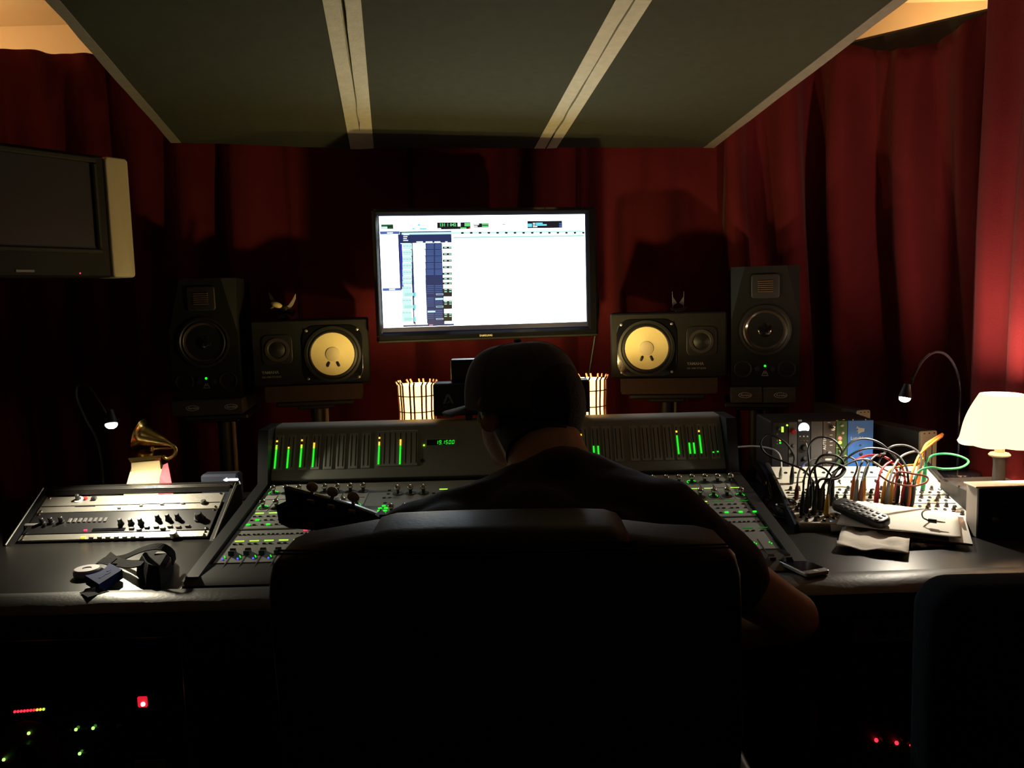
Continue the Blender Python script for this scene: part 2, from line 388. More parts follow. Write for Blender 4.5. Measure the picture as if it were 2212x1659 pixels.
# ------------------------------------------------------------------ curtains
def curtain(label, path, ztop, zbot, fold, amp, lean, seed, group='red stage curtains', ragged=0.02, pinch=.25, nz=34):
    P = [V((x, y, 0)) for x, y in path]; S = [0]
    for i in range(1, len(P)): S.append(S[-1] + (P[i] - P[i - 1]).length)
    L = S[-1]; ns = int(L / .011)
    def at(s):
        s = min(max(s, 0), L - 1e-6)
        for i in range(1, len(P)):
            if s <= S[i]:
                t = (s - S[i - 1]) / (S[i] - S[i - 1]); dd = (P[i] - P[i - 1]).normalized()
                return P[i - 1].lerp(P[i], t), V((dd.y, -dd.x, 0))
    def fn(u, v):
        s = u * L; zt = ztop + ragged * math.sin(s * 9 + seed) + ragged * noise.noise(V((s * 4, seed, 0)))
        z = zbot + (zt - zbot) * v; h = (zt - z) / (zt - zbot)
        sl = s - lean * h * (1 + .8 * noise.noise(V((s * 1.1, seed * 3.1, 0))))
        ph = sl / fold + 1.3 * noise.noise(V((sl * 1.3, seed, 1.7))) + .16 * noise.noise(V((sl * 3, h * 2.2, seed)))
        c = .5 + .5 * math.sin(2 * math.pi * ph); c = c * c * (3 - 2 * c)
        big = .55 + .6 * abs(noise.noise(V((math.floor(ph + .25) * 7.3, seed, 4.4)))) * 2
        k = pinch + (1 - pinch) * min(1, (h * 3.2) ** .8)
        dsp = amp * big * k * (c - .5) + .012 * noise.noise(V((sl * 12, h * 3, seed))) + .03 * h * noise.noise(V((sl * 1.7, h * 1.5, seed + 9)))
        # pinch pleats near the header
        dsp += .010 * math.exp(-h * 20) * math.sin(2 * math.pi * s / (fold * .37))
        p, n = at(s); q = p + n * dsp; return (q.x, q.y, z)
    o = MB().grid(fn, ns, nz).build('curtain', M_curt, smooth=80)
    so = o.modifiers.new('cloth thickness', 'SOLIDIFY'); so.thickness = .003
    return tag(o, label, 'curtain', group)
curtain('dark red velvet curtain on the left wall, behind the wide television', [(-1.84, -.9), (-1.84, 2.4), (-1.82, 3.0)], 2.375, .03, .26, .12, .05, 2.0)
curtain('dark red velvet curtain on the far wall behind the left speakers', [(-1.86, 2.95), (-1.62, 3.13), (-.36, 3.15)], 2.25, .03, .27, .10, .02, 5.0)
curtain('dark red velvet curtain on the far wall behind the big lit screen', [(-.40, 3.13), (.85, 3.15)], 2.25, .03, .34, .07, .02, 8.0)
curtain('dark red velvet curtain cutting across the right corner behind the gooseneck light', [(.80, 3.15), (1.13, 3.12), (1.66, 2.58)], 2.175, .03, .185, .16, .13, 11.0, ragged=.03, nz=44)
curtain('crimson velvet curtain right behind the shaded table lamp', [(1.365, 2.44), (1.405, 2.27), (1.50, 2.05), (1.66, 1.7), (1.68, 1.2), (1.68, -.9)], 2.30, .03, .15, .08, -.04, 14.0, ragged=.03, nz=44)

# ------------------------------------------------------------------ hung acoustic panels
TILT = math.radians(6.8)
CO = PY(960, 306, 2.98)
CLF = frame(CO, (1, 0, 0), (0, -math.cos(TILT), math.sin(TILT)))   # un: x cross -y -> -z (faces down)
def cl(px, py): p = pix_on(CLF, px, py); return V((p.x, p.y, 0))
def edge(px0, py0, px1, py1, near=2.45):
    """line on the cloud plane through two points, from its far end to a near end (metres towards the camera)"""
    a, b = cl(px1, py1), cl(px0, py0); d = (b - a).normalized()
    return a, a + d * ((near - a.y) / d.y)
GL = edge(736, 0, 779, 292); GL2 = edge(743, 0, 777.5, 292); GR = edge(1365, 0, 1193, 291); GR2 = edge(1367, 0, 1195, 291)
far = {'L': 0, 'M': 0, 'R': 0}
def ext(e, extra):
    a, b = e; d = (b - a).normalized(); return a - d * extra, b
OL, OLi = edge(101, 0, 369, 305), edge(132, 0, 391, 305)
ORi, OR = edge(1922, 0, 1519, 316), edge(1955, 0, 1543, 316)
SLa, SLb = edge(697, 0, 752, 292), edge(780, 0, 805, 290)
SRa, SRb = edge(1327, 0, 1168, 291), edge(1405, 0, 1219, 290)
TH = .055
def panel(label, eL, eR, sL, sR, xl, xr):
    """eL/eR: board edges, sL/sR: inner edges of the bare strips"""
    eL, eR, sL, sR = [ext(e, x) for e, x in ((eL, xl), (eR, xr), (sL, xl), (sR, xr))]
    M = CLF; o = lthing('acoustic_panel', label, 'acoustic panel', M, 'acoustic panels hung from the ceiling')
    q = [eL[0], eR[0], eR[1], eL[1]]
    MB().prism([(p.x, p.y) for p in q], -TH, -.004).build('board', M_strip, o)
    q = [sL[0], sR[0], sR[1], sL[1]]
    def fn(u, v):
        p = q[0].lerp(q[1], u).lerp(q[3].lerp(q[2], u), v); return (p.x, p.y, .004 + .002 * noise.noise(V((u * 5, v * 7, xl))))
    mb = MB().grid(fn, 14, 14); n = len(mb.v)
    lo = [V((p.x, p.y, -.004)) for p in q]; mb.M = Matrix.Identity(4); mb.prism([(p.x, p.y) for p in q], -.003, .0015)
    mb.build('fabric_cover', M_cloudf, o)
    for e, s, nm in ((eL, sL, 0), (eR, sR, 1)):
        A, B = (e, s) if nm == 0 else (s, e); mb = MB(); N = 26
        def rough(t, k): return .006 * noise.noise(V((t * 30, k * 5 + xl * 9, 2))) + .0025 * noise.noise(V((t * 120, k, 1)))
        top = []; bot = []
        for i in range(N + 1):
            t = i / N; a = A[0].lerp(A[1], t); b = B[0].lerp(B[1], t); r = abs(rough(t, nm)) if e is eR or e is eL else 0
            if nm == 0: a = a + V((r, 0, 0))
            else: b = b - V((r, 0, 0))
            bot += [(a.x, a.y, .006), (b.x, b.y, .006)]; top += [(a.x, a.y, -.004), (b.x, b.y, -.004)]
        vs = bot + top; k = len(bot); fs = []
        for i in range(N):
            j = 2 * i
            fs += [(j, j + 1, j + 3, j + 2), (k + j, k + j + 2, k + j + 3, k + j + 1), (j, j + 2, k + j + 2, k + j), (j + 1, k + j + 1, k + j + 3, j + 3)]
        fs += [(0, k, k + 1, 1), (2 * N, 2 * N + 1, k + 2 * N + 1, k + 2 * N)]
        mb.add(vs, fs).build('edge_strip', M_strip_dim if (nm == 0 and xl == 0) or (nm == 1 and xr == 0) else M_strip, o, smooth=0)
    for (a, b, t) in ((sL, sR, .12), (sL, sR, .8)):
        for u in (.25, .75):
            p = a[0].lerp(a[1], t).lerp(b[0].lerp(b[1], t), u); wp = CLF @ V((p.x, p.y, -TH))
            MB(CLF.inverted()).cone(wp, (wp.x, wp.y, CEIL), .002, n=6).build('hanging_wire', M_blkm, o)
    return o
panel('left dark fabric ceiling panel with pale bare edges', OL, GL, OLi, SLa, .0, .14)
panel('middle dark fabric ceiling panel above the lit screen', GL2, GR, SLb, SRa, .14, .14)
panel('right dark fabric ceiling panel beside the red corner curtain', GR2, OR, SRb, ORi, .14, .0)

# ------------------------------------------------------------------ big lit television
PL, PR = PY(811, 596, 2.71), PY(1284, 587, 2.83)
TVF = frame((PL + PR) / 2, (PR.x - PL.x, PR.y - PL.y, 0), (0, 0, 1))
tv = lthing('television', 'large flat television with a lit white recording-software screen', 'television', TVF)
c = [pix_on(TVF, *p) for p in ((817, 467.5), (1267, 462.6), (1263, 697), (829.8, 706))]
sx0, sx1 = (c[0].x + c[3].x) / 2, (c[1].x + c[2].x) / 2
sy1, sy0 = (c[0].y + c[1].y) / 2, (c[2].y + c[3].y) / 2
o4 = [pix_on(TVF, *p) for p in ((804, 451), (1289, 447), (1290, 727), (812, 741))]
ox0, ox1 = (o4[0].x + o4[3].x) / 2, (o4[1].x + o4[2].x) / 2; oy1 = (o4[0].y + o4[1].y) / 2; oy0 = (o4[2].y + o4[3].y) / 2
scr0 = sy0 - .016            # dark strip of display under the lit picture
sxm, sym = sx0 - .004, sy1 + .004
mb = MB()   # frame: four bars, sloped
def bar(x0, x1, y0, y1, z0, z1, ch): mb.box(((x0 + x1) / 2, (y0 + y1) / 2, (z0 + z1) / 2), (abs(x1 - x0), abs(y1 - y0), z1 - z0), ch)
bar(ox0, ox1, sym, oy1, -.03, .012, .008); bar(ox0, ox1, oy0, scr0 - .003, -.03, .014, .009)
bar(ox0, sxm, oy0, oy1, -.03, .0115, .008); bar(sx1 + .004, ox1, oy0, oy1, -.03, .0115, .008)
mb.build('frame', M_blkg, tv)
MB().box(((ox0 + ox1) / 2, (oy0 + oy1) / 2, -.045), (ox1 - ox0 - .03, oy1 - oy0 - .03, .045), .012).build('back_housing', M_blk, tv)
MB().box(((ox0 + ox1) / 2, oy0 + .006, .012), (ox1 - ox0 - .01, .006, .012), .002).build('lower_lip', mat('gloss_lip', (.05, .045, .03), .12, .5, nscale=40, namt=.1), tv)
MB().box(((sx0 + sx1) / 2, (scr0 + sy1) / 2, -.006), (sx1 - sx0 + .008, sy1 - scr0 + .008, .008)).build('display', glow('screen_black', (.003, .0045, .02), 1.0, (.005, .005, .006)), tv)
SW, SH = sx1 - sx0, sy1 - sy0
MB().box(((sx0 + sx1) / 2, (sy0 + sy1) / 2, -.001), (SW, SH, .003)).build('lit_picture', glow('screen_white', (.80, .93, 1.0), 6.0, (.01, .01, .01)), tv)
def sn(x, y):
    """zoomed-photo reading -> normalised screen coordinates"""
    x0 = 78 + (y - 122) / 1056 * 54; x1 = 2068 - (y - 100) * 20 / 1060
    s = (x - x0) / (x1 - x0); y0 = 122 - 22 * s; y1 = 1178 - 40 * s
    return sx0 + s * SW, sy1 - (y - y0) / (y1 - y0) * SH
SCR = {}
def sq(k, x0, y0, x1, y1, lay=1):
    a = sn((x0 + x1) / 2, y0)[1]; b = sn((x0 + x1) / 2, y1)[1]; l = sn(x0, (y0 + y1) / 2)[0]; r = sn(x1, (y0 + y1) / 2)[0]
    SCR.setdefault((k, lay), MB()).box(((l + r) / 2, (a + b) / 2, .0006 + lay * .0003), (r - l, a - b, .0006))
sq('navy', 275, 262, 760, 372); sq('line', 90, 262, 272, 290); sq('pale', 290, 264, 2056, 284, 2); sq('navy', 88, 258, 2062, 263, 1)
sq('blue', 92, 268, 270, 288, 2); sq('white', 155, 271, 210, 284, 3)
for i, ww in enumerate((55, 40, 34, 46)): sq('white', 306, 290 + i * 18, 306 + ww, 299 + i * 18, 3)
for x0, x1 in ((428, 490), (515, 580), (598, 655), (700, 722)): sq('white', x0, 357, x1, 369, 3)
sq('black', 100, 198, 212, 241); sq('dgreen', 105, 202, 205, 214, 2); sq('pale', 104, 218, 158, 238, 2); sq('dgreen', 165, 222, 205, 236, 2)
sq('black', 624, 178, 942, 243); sq('green', 885, 183, 938, 216, 2); sq('white', 818, 182, 848, 218, 2); sq('green', 845, 226, 902, 238, 2); sq('red', 926, 226, 940, 238, 2); sq('white', 628, 232, 662, 241, 2)
sq('black', 972, 186, 1116, 226); sq('white', 975, 190, 1024, 204, 2); sq('white', 975, 210, 1010, 222, 2); sq('green', 1052, 190, 1112, 202, 2); sq('green', 1052, 210, 1112, 221, 2)
sq('black', 1494, 164, 1838, 232); sq('cyan', 1498, 190, 1540, 222, 2); sq('cyan', 1578, 180, 1645, 194, 2); sq('cyan', 1578, 195, 1685, 210, 2); sq('white', 1548, 182, 1573, 192, 2); sq('white', 1548, 198, 1573, 208, 2); sq('white', 1548, 213, 1592, 223, 2); sq('blue', 1808, 184, 1832, 194, 2); sq('blue', 1808, 200, 1832, 210, 2); sq('blue', 1808, 214, 1832, 224, 2)
sq('cyan', 440, 194, 466, 212); sq('cyan', 388, 232, 414, 247); sq('cyan', 460, 232, 524, 247); sq('pink', 1250, 190, 1278, 202); sq('black', 103, 134, 111, 143)
sq('teal', 776, 306, 2055, 322, 1)
for i in range(15): sq('black', 852 + i * 84.5, 270, 876 + i * 84.5, 287, 3)
sq('navy', 268, 290, 290, 812); sq('indigo', 284, 380, 304, 788, 2)
y = 372
rows = [(62, 1)] * 5 + [(44, 0)] * 2 + [(118, 2)] * 3
sq('navy', 515, 372, 680, 1160, 1); sq('navy', 388, 372, 410, 1150, 1)
for i, (h, kind) in enumerate(rows):
    sq('pale', 300, y + 3, 388, y + h - 2, 2); sq('white', 410, y + 2, 516, y + h - 3, 2)
    for k in range(3): sq('grey', 306 + k * 28, y + 26, 326 + k * 28, y + 32, 3)
    if kind:
        for cx_ in (524, 604):
            for k in range(4 if kind == 1 else 5): sq('slate', cx_, y + 4 + k * (14 if kind == 1 else 19), cx_ + 68, y + 14 + k * (14 if kind == 1 else 18), 2)
    a = y + h - (28 if kind == 1 else 24 if kind == 0 else 82)
    sq('black', 676, a, 762, a + (22 if kind < 2 else 78), 2)
    for k in range(2 if kind == 2 else 1):
        sq('mint', 690, a + 6 + k * 20, 715, a + 15 + k * 20, 3); sq('mint', 735, a + 6 + k * 20, 757, a + 15 + k * 20, 3)
    if kind == 2:
        sq('cyan', 408, y + 70, 424, y + 112, 3); sq('teal', 320, y + 76, 405, y + 104, 3); sq('pale', 614, y + 84, 680, y + 98, 3); sq('navy', 618, y + 87, 676, y + 95, 4)
    y += h
sq('navy', 120, 798, 292, 824); sq('blue', 122, 800, 288, 822, 2); sq('white', 178, 804, 234, 818, 3)
sq('pale', 606, 897, 680, 914, 3); sq('pale', 534, 1018, 606, 1034, 3)
sq('navy', 310, 1148, 780, 1166, 2); sq('white', 318, 1140, 416, 1154, 3); sq('white', 432, 1138, 536, 1152, 3); sq('pink', 548, 1150, 584, 1160, 4)
SCOL = dict(navy=(.012, .028, .12), line=(.10, .18, .45), pale=(.62, .95, .95), blue=(.07, .15, .48), white=(.95, 1, 1), black=(.002, .004, .014), dgreen=(.01, .10, .02), green=(.15, .75, .22), red=(.8, .08, .05), cyan=(.16, .80, .95), pink=(.75, .35, .45), teal=(.45, .85, .80), indigo=(.03, .03, .45), grey=(.40, .60, .60), slate=(.06, .12, .34), mint=(.45, .95, .70))
for (k, lay), m in SCR.items(): tag(m.build('screen_graphics', glow('screen_' + k + '_px', SCOL[k], 1.0, (.01, .01, .01)), tv, smooth=0), kind='stuff')
p = sn(725, 203); text('131 1 042', .0135, T(p[0], p[1], .0022), 'screen_digits', glow('screen_green_px', SCOL['green'], 1.0), tv, bold=.0004)
p = pix_on(TVF, 1050, 727, .0145); text('SAMSUNG', .0085, T(p.x, oy0 + .5 * (scr0 - oy0) - .002, .0142), 'logo_lettering', mat('gold_print', (.55, .50, .34), .4, nscale=50, namt=.05), tv, space=1.15, bold=.0003)
mb = MB(); mb.box(((ox0 + ox1) / 2 + .02, -.05, -.085), (.20, .24, .05), .01); mb.cone(((ox0 + ox1) / 2 + .02, -.05, -.10), ((ox0 + ox1) / 2 + .02, -.05, -.30), .03); mb.build('wall_mount', M_blkm, tv)
t = thing('power_cable', 'black cable hanging down from the right edge of the big television', 'cable', PY(1288, 640, 2.86))
MB().tube(crom([PY(1280, 620, 2.90), PY(1292, 640, 2.89), PY(1290, 690, 2.88), PY(1283, 740, 2.88), PY(1272, 815, 2.88), PY(1266, 900, 2.88), PY(1262, 980, 2.88)], 8), .0045, 8).build('cord', M_rub, t)

# ------------------------------------------------------------------ wide television on the left
A, B = PY(287, 470, 2.60), PY(0, 456, 2.27); d = (A - B); d.z = 0; d.normalize()
a = PY(287, 343, 2.60).z; b = PY(281, 600, 2.60).z
LTF = frame(V((A.x, A.y, (a + b) / 2)), d, (0, 0, 1)); H2 = (a - b) / 2
ltv = lthing('television', 'dark switched-off wide television with a pale silver side speaker, on the left wall', 'television', LTF)
w2 = .84; sd = abs(pix_on(LTF, 238, 470).x)
MB().box((-w2 / 2, 0, -.06), (w2 - 2 * sd, 2 * H2, .10), .006).build('housing', M_tvh, ltv)
for x in (-sd / 2, -w2 + sd / 2): MB().pillow(rrect(sd, 2 * H2, .012, 4, x, 0), -.10, -.004, .006, 'Z').build('side_speaker', M_tvside, ltv)
q = pix_on(LTF, 207, 470); srx = q.x; t1 = pix_on(LTF, 205, 352).y; t0 = -H2 + .085
MB().box(((srx - w2 - srx) / 2, (t1 + t0) / 2, -.010), (w2 + 2 * srx, t1 - t0, .004)).build('screen', M_tvscr, ltv)
mb = MB(); xw = w2 + 2 * srx; mb.box((-w2 / 2, t1 + .009, -.004), (xw + .03, .016, .016), .004); mb.box((-w2 / 2, t0 - .009, -.004), (xw + .03, .016, .016), .004)
for x in (srx + .008, -w2 - srx - .008): mb.box((x, (t1 + t0) / 2, -.004), (.014, t1 - t0, .016), .004)
mb.build('screen_bezel', mat('dark_olive_plastic', (.024, .022, .015), .6, nscale=40, namt=.1, spec=.25), ltv)
p = pix_on(LTF, 58, 585); MB().box((p.x, p.y, -.0085), (.05, .006, .002)).build('badge', M_greyp, ltv)
p = pix_on(LTF, 177, 590); MB().ball((p.x, p.y, -.009), .0022, 8).build('standby_light', E_led_r, ltv)
MB().box((-w2 / 2, 0, -.2), (.2, .2, .18), .01).build('wall_bracket', M_blkm, ltv)
# ------------------------------------------------------------------ nearfield speakers
def facing(p, yaw):      # local: x right, y up, z towards the listener
    return T(*p) @ Rz(yaw) @ Matrix(((1, 0, 0, 0), (0, 0, -1, 0), (0, 1, 0, 0), (0, 0, 0, 1)))
def nearfield(label, p, yaw, side):
    """horizontal two-way speaker, origin at the front face centre; side=+1 woofer on the right"""
    W, H, D = .376, .213, .20
    o = lthing('studio_speaker', label, 'speaker', facing(p, yaw), 'horizontal nearfield speakers')
    MB().box((0, 0, -D / 2), (W, H, D), .004).build('cabinet', M_spk, o)
    wx = side * .070; wy = -.008; R = .0
    MB().pillow(rrect(.196, .190, .045, 6, wx, wy), -.002, .005, .003, 'Z').build('woofer_frame', M_blkg, o)
    MB().lathe([(.092, .004), (.092, .009), (.084, .0095), (.081, .006), (.078, .008), (.074, .0095), (.070, .006)], 40, (wx, wy, 0), close=False).build('surround', M_rub, o)
    MB().lathe([(.072, .0065), (.050, .0075), (.0235, .0085), (.0225, .003)], 40, (wx, wy, 0), close=False).build('cone', M_cone, o)
    MB().lathe([(.024, .0085), (.0225, .0115), (.016, .0135), (.008, .0145), (.0005, .0148)], 28, (wx, wy, 0)).build('dust_cap', M_cap, o)
    for sx in (-1, 1):
        MB(T(wx + sx * .016, wy - .033, .0082) @ Rz(-sx * 24 * -1)).pillow(rrect(.009, .019, .0044, 4), 0, .0022, .001, 'Z', 2).build('lead_cover', M_rub, o)
        for sy in (-1, 1): MB().lathe([(.0045, .004), (.0045, .0075), (.002, .0085)], 10, (wx + sx * .082, wy + sy * .079, 0)).build('screw', M_trim, o)
    tx = -side * .108; ty = .012
    MB().pillow(rrect(.098, .098, .02, 5, tx, ty), -.002, .0035, .0025, 'Z').build('tweeter_plate', M_blk, o)
    MB().lathe([(.040, .0035), (.038, .007), (.030, .007), (.027, .0045), (.026, .002)], 30, (tx, ty, 0), close=False).build('tweeter_ring', mat('dull_grey_plastic', (.035, .030, .026), .5, nscale=40, namt=.1), o)
    MB().lathe([(.027, .003), (.018, .007), (.0005, .011)], 24, (tx, ty, 0)).build('tweeter_dome', M_rub, o)
    x0 = tx - .052 if side > 0 else tx - .047
    text('YAMAHA', .013, T(x0, -.062, .0006), 'logo_lettering', M_greyp, o, ax='LEFT', bold=.0004)
    text('NS-10M STUDIO', .0085, T(x0, -.077, .0006), 'model_lettering', M_greyp, o, ax='LEFT', bold=.0001)
    return o
NL = PY(672, 761, 2.74); NR = PY(1443, 746, 2.74)
nearfield('black horizontal speaker with a pale lit cone, left of the big screen', NL, 9, 1)
nearfield('black horizontal speaker with a pale lit cone, right of the big screen', NR, -9, -1)

def pad(label, p, yaw, w, h, dp, m, ch=.02):
    o = lthing('isolation_pad', label, 'foam pad', facing(p, yaw), 'foam pads under the speakers')
    if ch: MB().prism([(-w / 2, h / 2), (-w / 2, -h / 2 + .01), (-w / 2 + .005, -h / 2), (w / 2 - .005, -h / 2), (w / 2, -h / 2 + .01), (w / 2, h / 2)], -dp, 0).build('foam_block', m, o)
    return o
pad('brown foam wedge under the left horizontal speaker', NL + V((.005, -.004, -.1065 - .028)), 9, .315, .052, .17, M_foam)
pad('brown foam wedge under the right horizontal speaker', NR + V((.0, -.004, -.1065 - .028)), -9, .315, .052, .17, M_foam)

def stand(label, top, yaw, pw, pd, px_off=0.0):
    """floor stand: top = centre of the plate's upper face"""
    o = thing('speaker_stand', label, 'speaker stand', (top.x, top.y, 0), 'floor stands under the speakers')
    R = T(*top) @ Rz(yaw)
    MB(R).box((0, 0, -.009), (pw, pd, .018), .005).build('top_plate', M_blkm, o)
    MB(R).box((0, 0, -.025), (.12, .12, .014), .004).build('collar', M_blkm, o)
    MB().cone((top.x, top.y, .02), (top.x, top.y, top.z - .03), .021, n=16).build('pole', M_blkm, o)
    MB().cone((top.x + .03, top.y + .005, .02), (top.x + .03, top.y + .005, top.z - .03), .007, n=10).build('side_rod', mat('pale_wood_rod', (.30, .22, .14), .6, nscale=30, namt=.15), o)
    MB(T(top.x, top.y, .01) @ Rz(yaw)).box((0, 0, 0), (.27, .28, .02), .006).build('base_plate', M_blkm, o)
def rot2(x, y, yaw): a = math.radians(yaw); return V((x * math.cos(a) - y * math.sin(a), x * math.sin(a) + y * math.cos(a), 0))
stand('black floor stand under the left horizontal speaker', NL + V((-.01, .09, -.1065 - .0545)), 9, .25, .18)
stand('black floor stand under the right horizontal speaker', NR + V((.01, .09, -.1065 - .0545)), -9, .25, .18)

def tower(label, p, yaw, ledcol):
    W, H, D = .212, .388, .26
    o = lthing('studio_speaker', label, 'speaker', facing(p, yaw), 'upright ribbon-tweeter speakers')
    MB().prism([(-W / 2, -H / 2), (W / 2, -H / 2), (W / 2, H / 2), (-W / 2, H / 2)], -D, -.03).build('cabinet', M_spk2, o)
    mb = MB(); a = .042   # front baffle with long bevels beside the tweeter
    back = [(-W / 2, -H / 2), (W / 2, -H / 2), (W / 2, H / 2), (-W / 2, H / 2)]
    f = [(-W / 2, -H / 2, 0), (W / 2, -H / 2, 0), (W / 2, .02, 0), (W / 2 - a, H / 2, 0), (-W / 2 + a, H / 2, 0), (-W / 2, .02, 0)]
    b = [(-W / 2, -H / 2, -.03), (W / 2, -H / 2, -.03), (W / 2, H / 2, -.03), (-W / 2, H / 2, -.03)]
    mb.add(f + b, [(0, 1, 2, 3, 4, 5), (6, 7, 8, 9), (0, 1, 7, 6), (1, 2, 8, 7), (2, 3, 8), (3, 4, 9, 8), (4, 5, 9), (5, 0, 6, 9)])
    mb.build('front_baffle', M_spk2, o, smooth=0)
    MB().pillow(rrect(.088, .078, .01, 4, 0, .130), -.002, .006, .004, 'Z').build('tweeter_plate', M_blkm, o)
    for k in range(6): MB().box((0, .146 - k * .0066, .0075), (.046, .0034, .004), .001).build('ribbon_fin', mat('copper_ribbon', (.20, .14, .09), .4, .6, nscale=40, namt=.1), o)
    wy = -.010
    MB().lathe([(.081, -.001), (.081, .005), (.074, .006), (.070, .002), (.064, .005), (.060, .001)], 36, (0, wy, 0), close=False).build('surround', M_rub, o)
    MB().lathe([(.062, .003), (.048, -.004), (.030, -.013)], 36, (0, wy, 0), close=False).build('cone', mat('smoky_gloss_cone', (.06, .045, .035), .14, .3, nscale=20, namt=.1), o)
    MB().lathe([(.031, -.012), (.028, -.004), (.018, .003), (.0005, .006)], 28, (0, wy, 0)).build('dust_cap', M_blkg, o)
    for s in (-1, 1):
        MB().lathe([(.029, .0005), (.027, .003), (.023, .001), (.021, -.012), (.0005, -.012)], 26, (s * .068, -.136, 0), close=False).build('bass_port', M_slot, o)
        MB().lathe([(.008, .0), (.0075, .004), (.004, .005)], 14, (s * .024, -.136, 0)).build('trim_knob', M_blkm, o)
    MB().ball((0, -.126, .001), .0042, 10).build('power_light', E_led_g, o)
    mb = MB()
    for s in (-1, 1): mb.box((s * .005, -.148, .001), (.003, .014, .001), 0, Matrix.Rotation(s * .5, 3, 'Z'))
    mb.box((0, -.157, .001), (.022, .003, .001)); mb.ball((0, -.149, .001), .003, 8); mb.build('emblem', M_greyp, o)
    return o
def logo_pad(label, p, yaw, w, h, dp, xs, split):
    o = pad(label, p, yaw, w, h, dp, M_foamg, 0)
    if split:
        for s in (-1, 1): MB().box((s * w / 4, 0, -dp / 2), (w / 2 - .002, h, dp), .003).build('foam_block', M_foamg, o)
    else: MB().box((0, 0, -dp / 2), (w, h, dp), .004).build('foam_block', M_foamg, o)
    for x in xs:
        mb = MB(); n = 24
        mb.tube([(x + .020 * math.cos(2 * math.pi * i / n), .008 * math.sin(2 * math.pi * i / n), .001) for i in range(n + 1)], .0011, 5)
        mb.build('logo_oval', mat('silver_print', (.55, .55, .52), .35, .5, nscale=40, namt=.05), o)
        text('Auralex', .0105, T(x + .001, .0, .0008), 'logo_lettering', mat('silver_print', (.55, .55, .52), .35), o, shear=.25, bold=.0002)
    return o
AL = PY(440, 733, 2.68); AR = PY(1653, 706, 2.68)
tower('dark upright ribbon-tweeter speaker on the left, beside the wide television', AL, 7, 0)
tower('dark upright ribbon-tweeter speaker on the right, against the corner curtain', AR, -14, 0)
pl = PY(447, 876, 2.67); pr = PY(1648, 838, 2.67)
pl = V((pl.x, pl.y, AL.z - .194 - .026)); pr = V((pr.x, pr.y, AR.z - .194 - .026))
logo_pad('grey foam pad with two oval logos under the left upright speaker', pl, 7, .225, .05, .24, (-.045, .075), 0)
logo_pad('grey foam pad in two halves with oval logos under the right upright speaker', pr, -14, .205, .05, .24, (-.055, .055), 1)
stand('black floor stand under the left upright speaker', pl + V((.01, .12, -.026)), 7, .20, .22)
stand('black floor stand under the right upright speaker', pr + V((.01, .12, -.026)), -14, .20, .22)

# eagle ornament on the left nearfield
EZ = NL.z + .1075
e0 = PY(612, 684, 2.80); e0 = V((e0.x, e0.y, EZ))
t = thing('eagle_figurine', 'small spread-wing eagle figurine with a pale gold head on the left horizontal speaker', 'figurine', e0)
mb = MB(); mb.lathe([(.020, 0), (.022, .006), (.012, .014), (.009, .022)], 14, e0); mb.build('perch', M_blkm, t)
M_eag = mat('bronze', (.03, .022, .014), .4, .2, nscale=50, namt=.3)
mb = MB(); mb.ball(e0 + V((0, 0, .034)), .017, 12, (1.25, .8, .8), Matrix.Rotation(-.5, 3, 'Y')); mb.cone(e0 + V((.012, 0, .030)), e0 + V((.036, 0, .022)), .008, .012, 8); mb.build('body', M_eag, t)
mb = MB(); mb.ball(e0 + V((-.018, -.006, .050)), .0135, 12, (1.5, .85, .75), Matrix.Rotation(.35, 3, 'Y')); mb.cone(e0 + V((-.030, -.004, .045)), e0 + V((-.040, -.004, .038)), .005, .001, 8); mb.build('head', mat('pale_gold_paint', (.75, .60, .28), .4, nscale=60, namt=.1), t)
for s, pts in ((1, [(.004, .042), (.020, .048), (.034, .066), (.045, .085), (.044, .070), (.036, .052), (.024, .036), (.010, .030)]), (-1, [(-.004, .044), (-.022, .060), (-.036, .082), (-.044, .094), (-.042, .074), (-.032, .056), (-.016, .036)])):
    mb = MB(T(*e0)); mb.prism(pts, -.003, .003, 'Y'); mb.build('wing', mat('bronze_lit_copy', (.45, .38, .28), .6, 0, nscale=90, namt=.3) if s > 0 else M_eag, t)  # right wing in a paler bronze, its brighter light painted into the colour
# small ship standing in for a toy spaceship on the right nearfield
EZ = NR.z + .1075
e0 = PY(1465, 668, 2.79); e0 = V((e0.x, e0.y, EZ))
M_pew = mat('pewter', (.26, .26, .27), .35, .8, nscale=60, namt=.15)
t = thing('stand_in_ship', 'tiny grey two-masted ship standing in for a toy spaceship on the right horizontal speaker', 'figurine', e0)
mb = MB(T(*e0)); mb.prism([(-.026, .014), (-.018, .003), (.018, .003), (.028, .016), (.0, .011)], -.006, .006, 'Y'); mb.box((0, 0, .002), (.02, .016, .004), .001); mb.build('hull', M_pew, t)
for s in (-1, 1):
    mb = MB(T(*e0)); mb.cone((s * .018, 0, .012), (s * .019, 0, .068), .0014, .0009, 6); mb.build('mast', M_pew, t)
    mb = MB(T(*e0)); mb.prism([(s * .017, .050), (s * .004, .030), (s * .017, .022)], -.0006, .0006, 'Y'); mb.build('sail', M_pew, t)

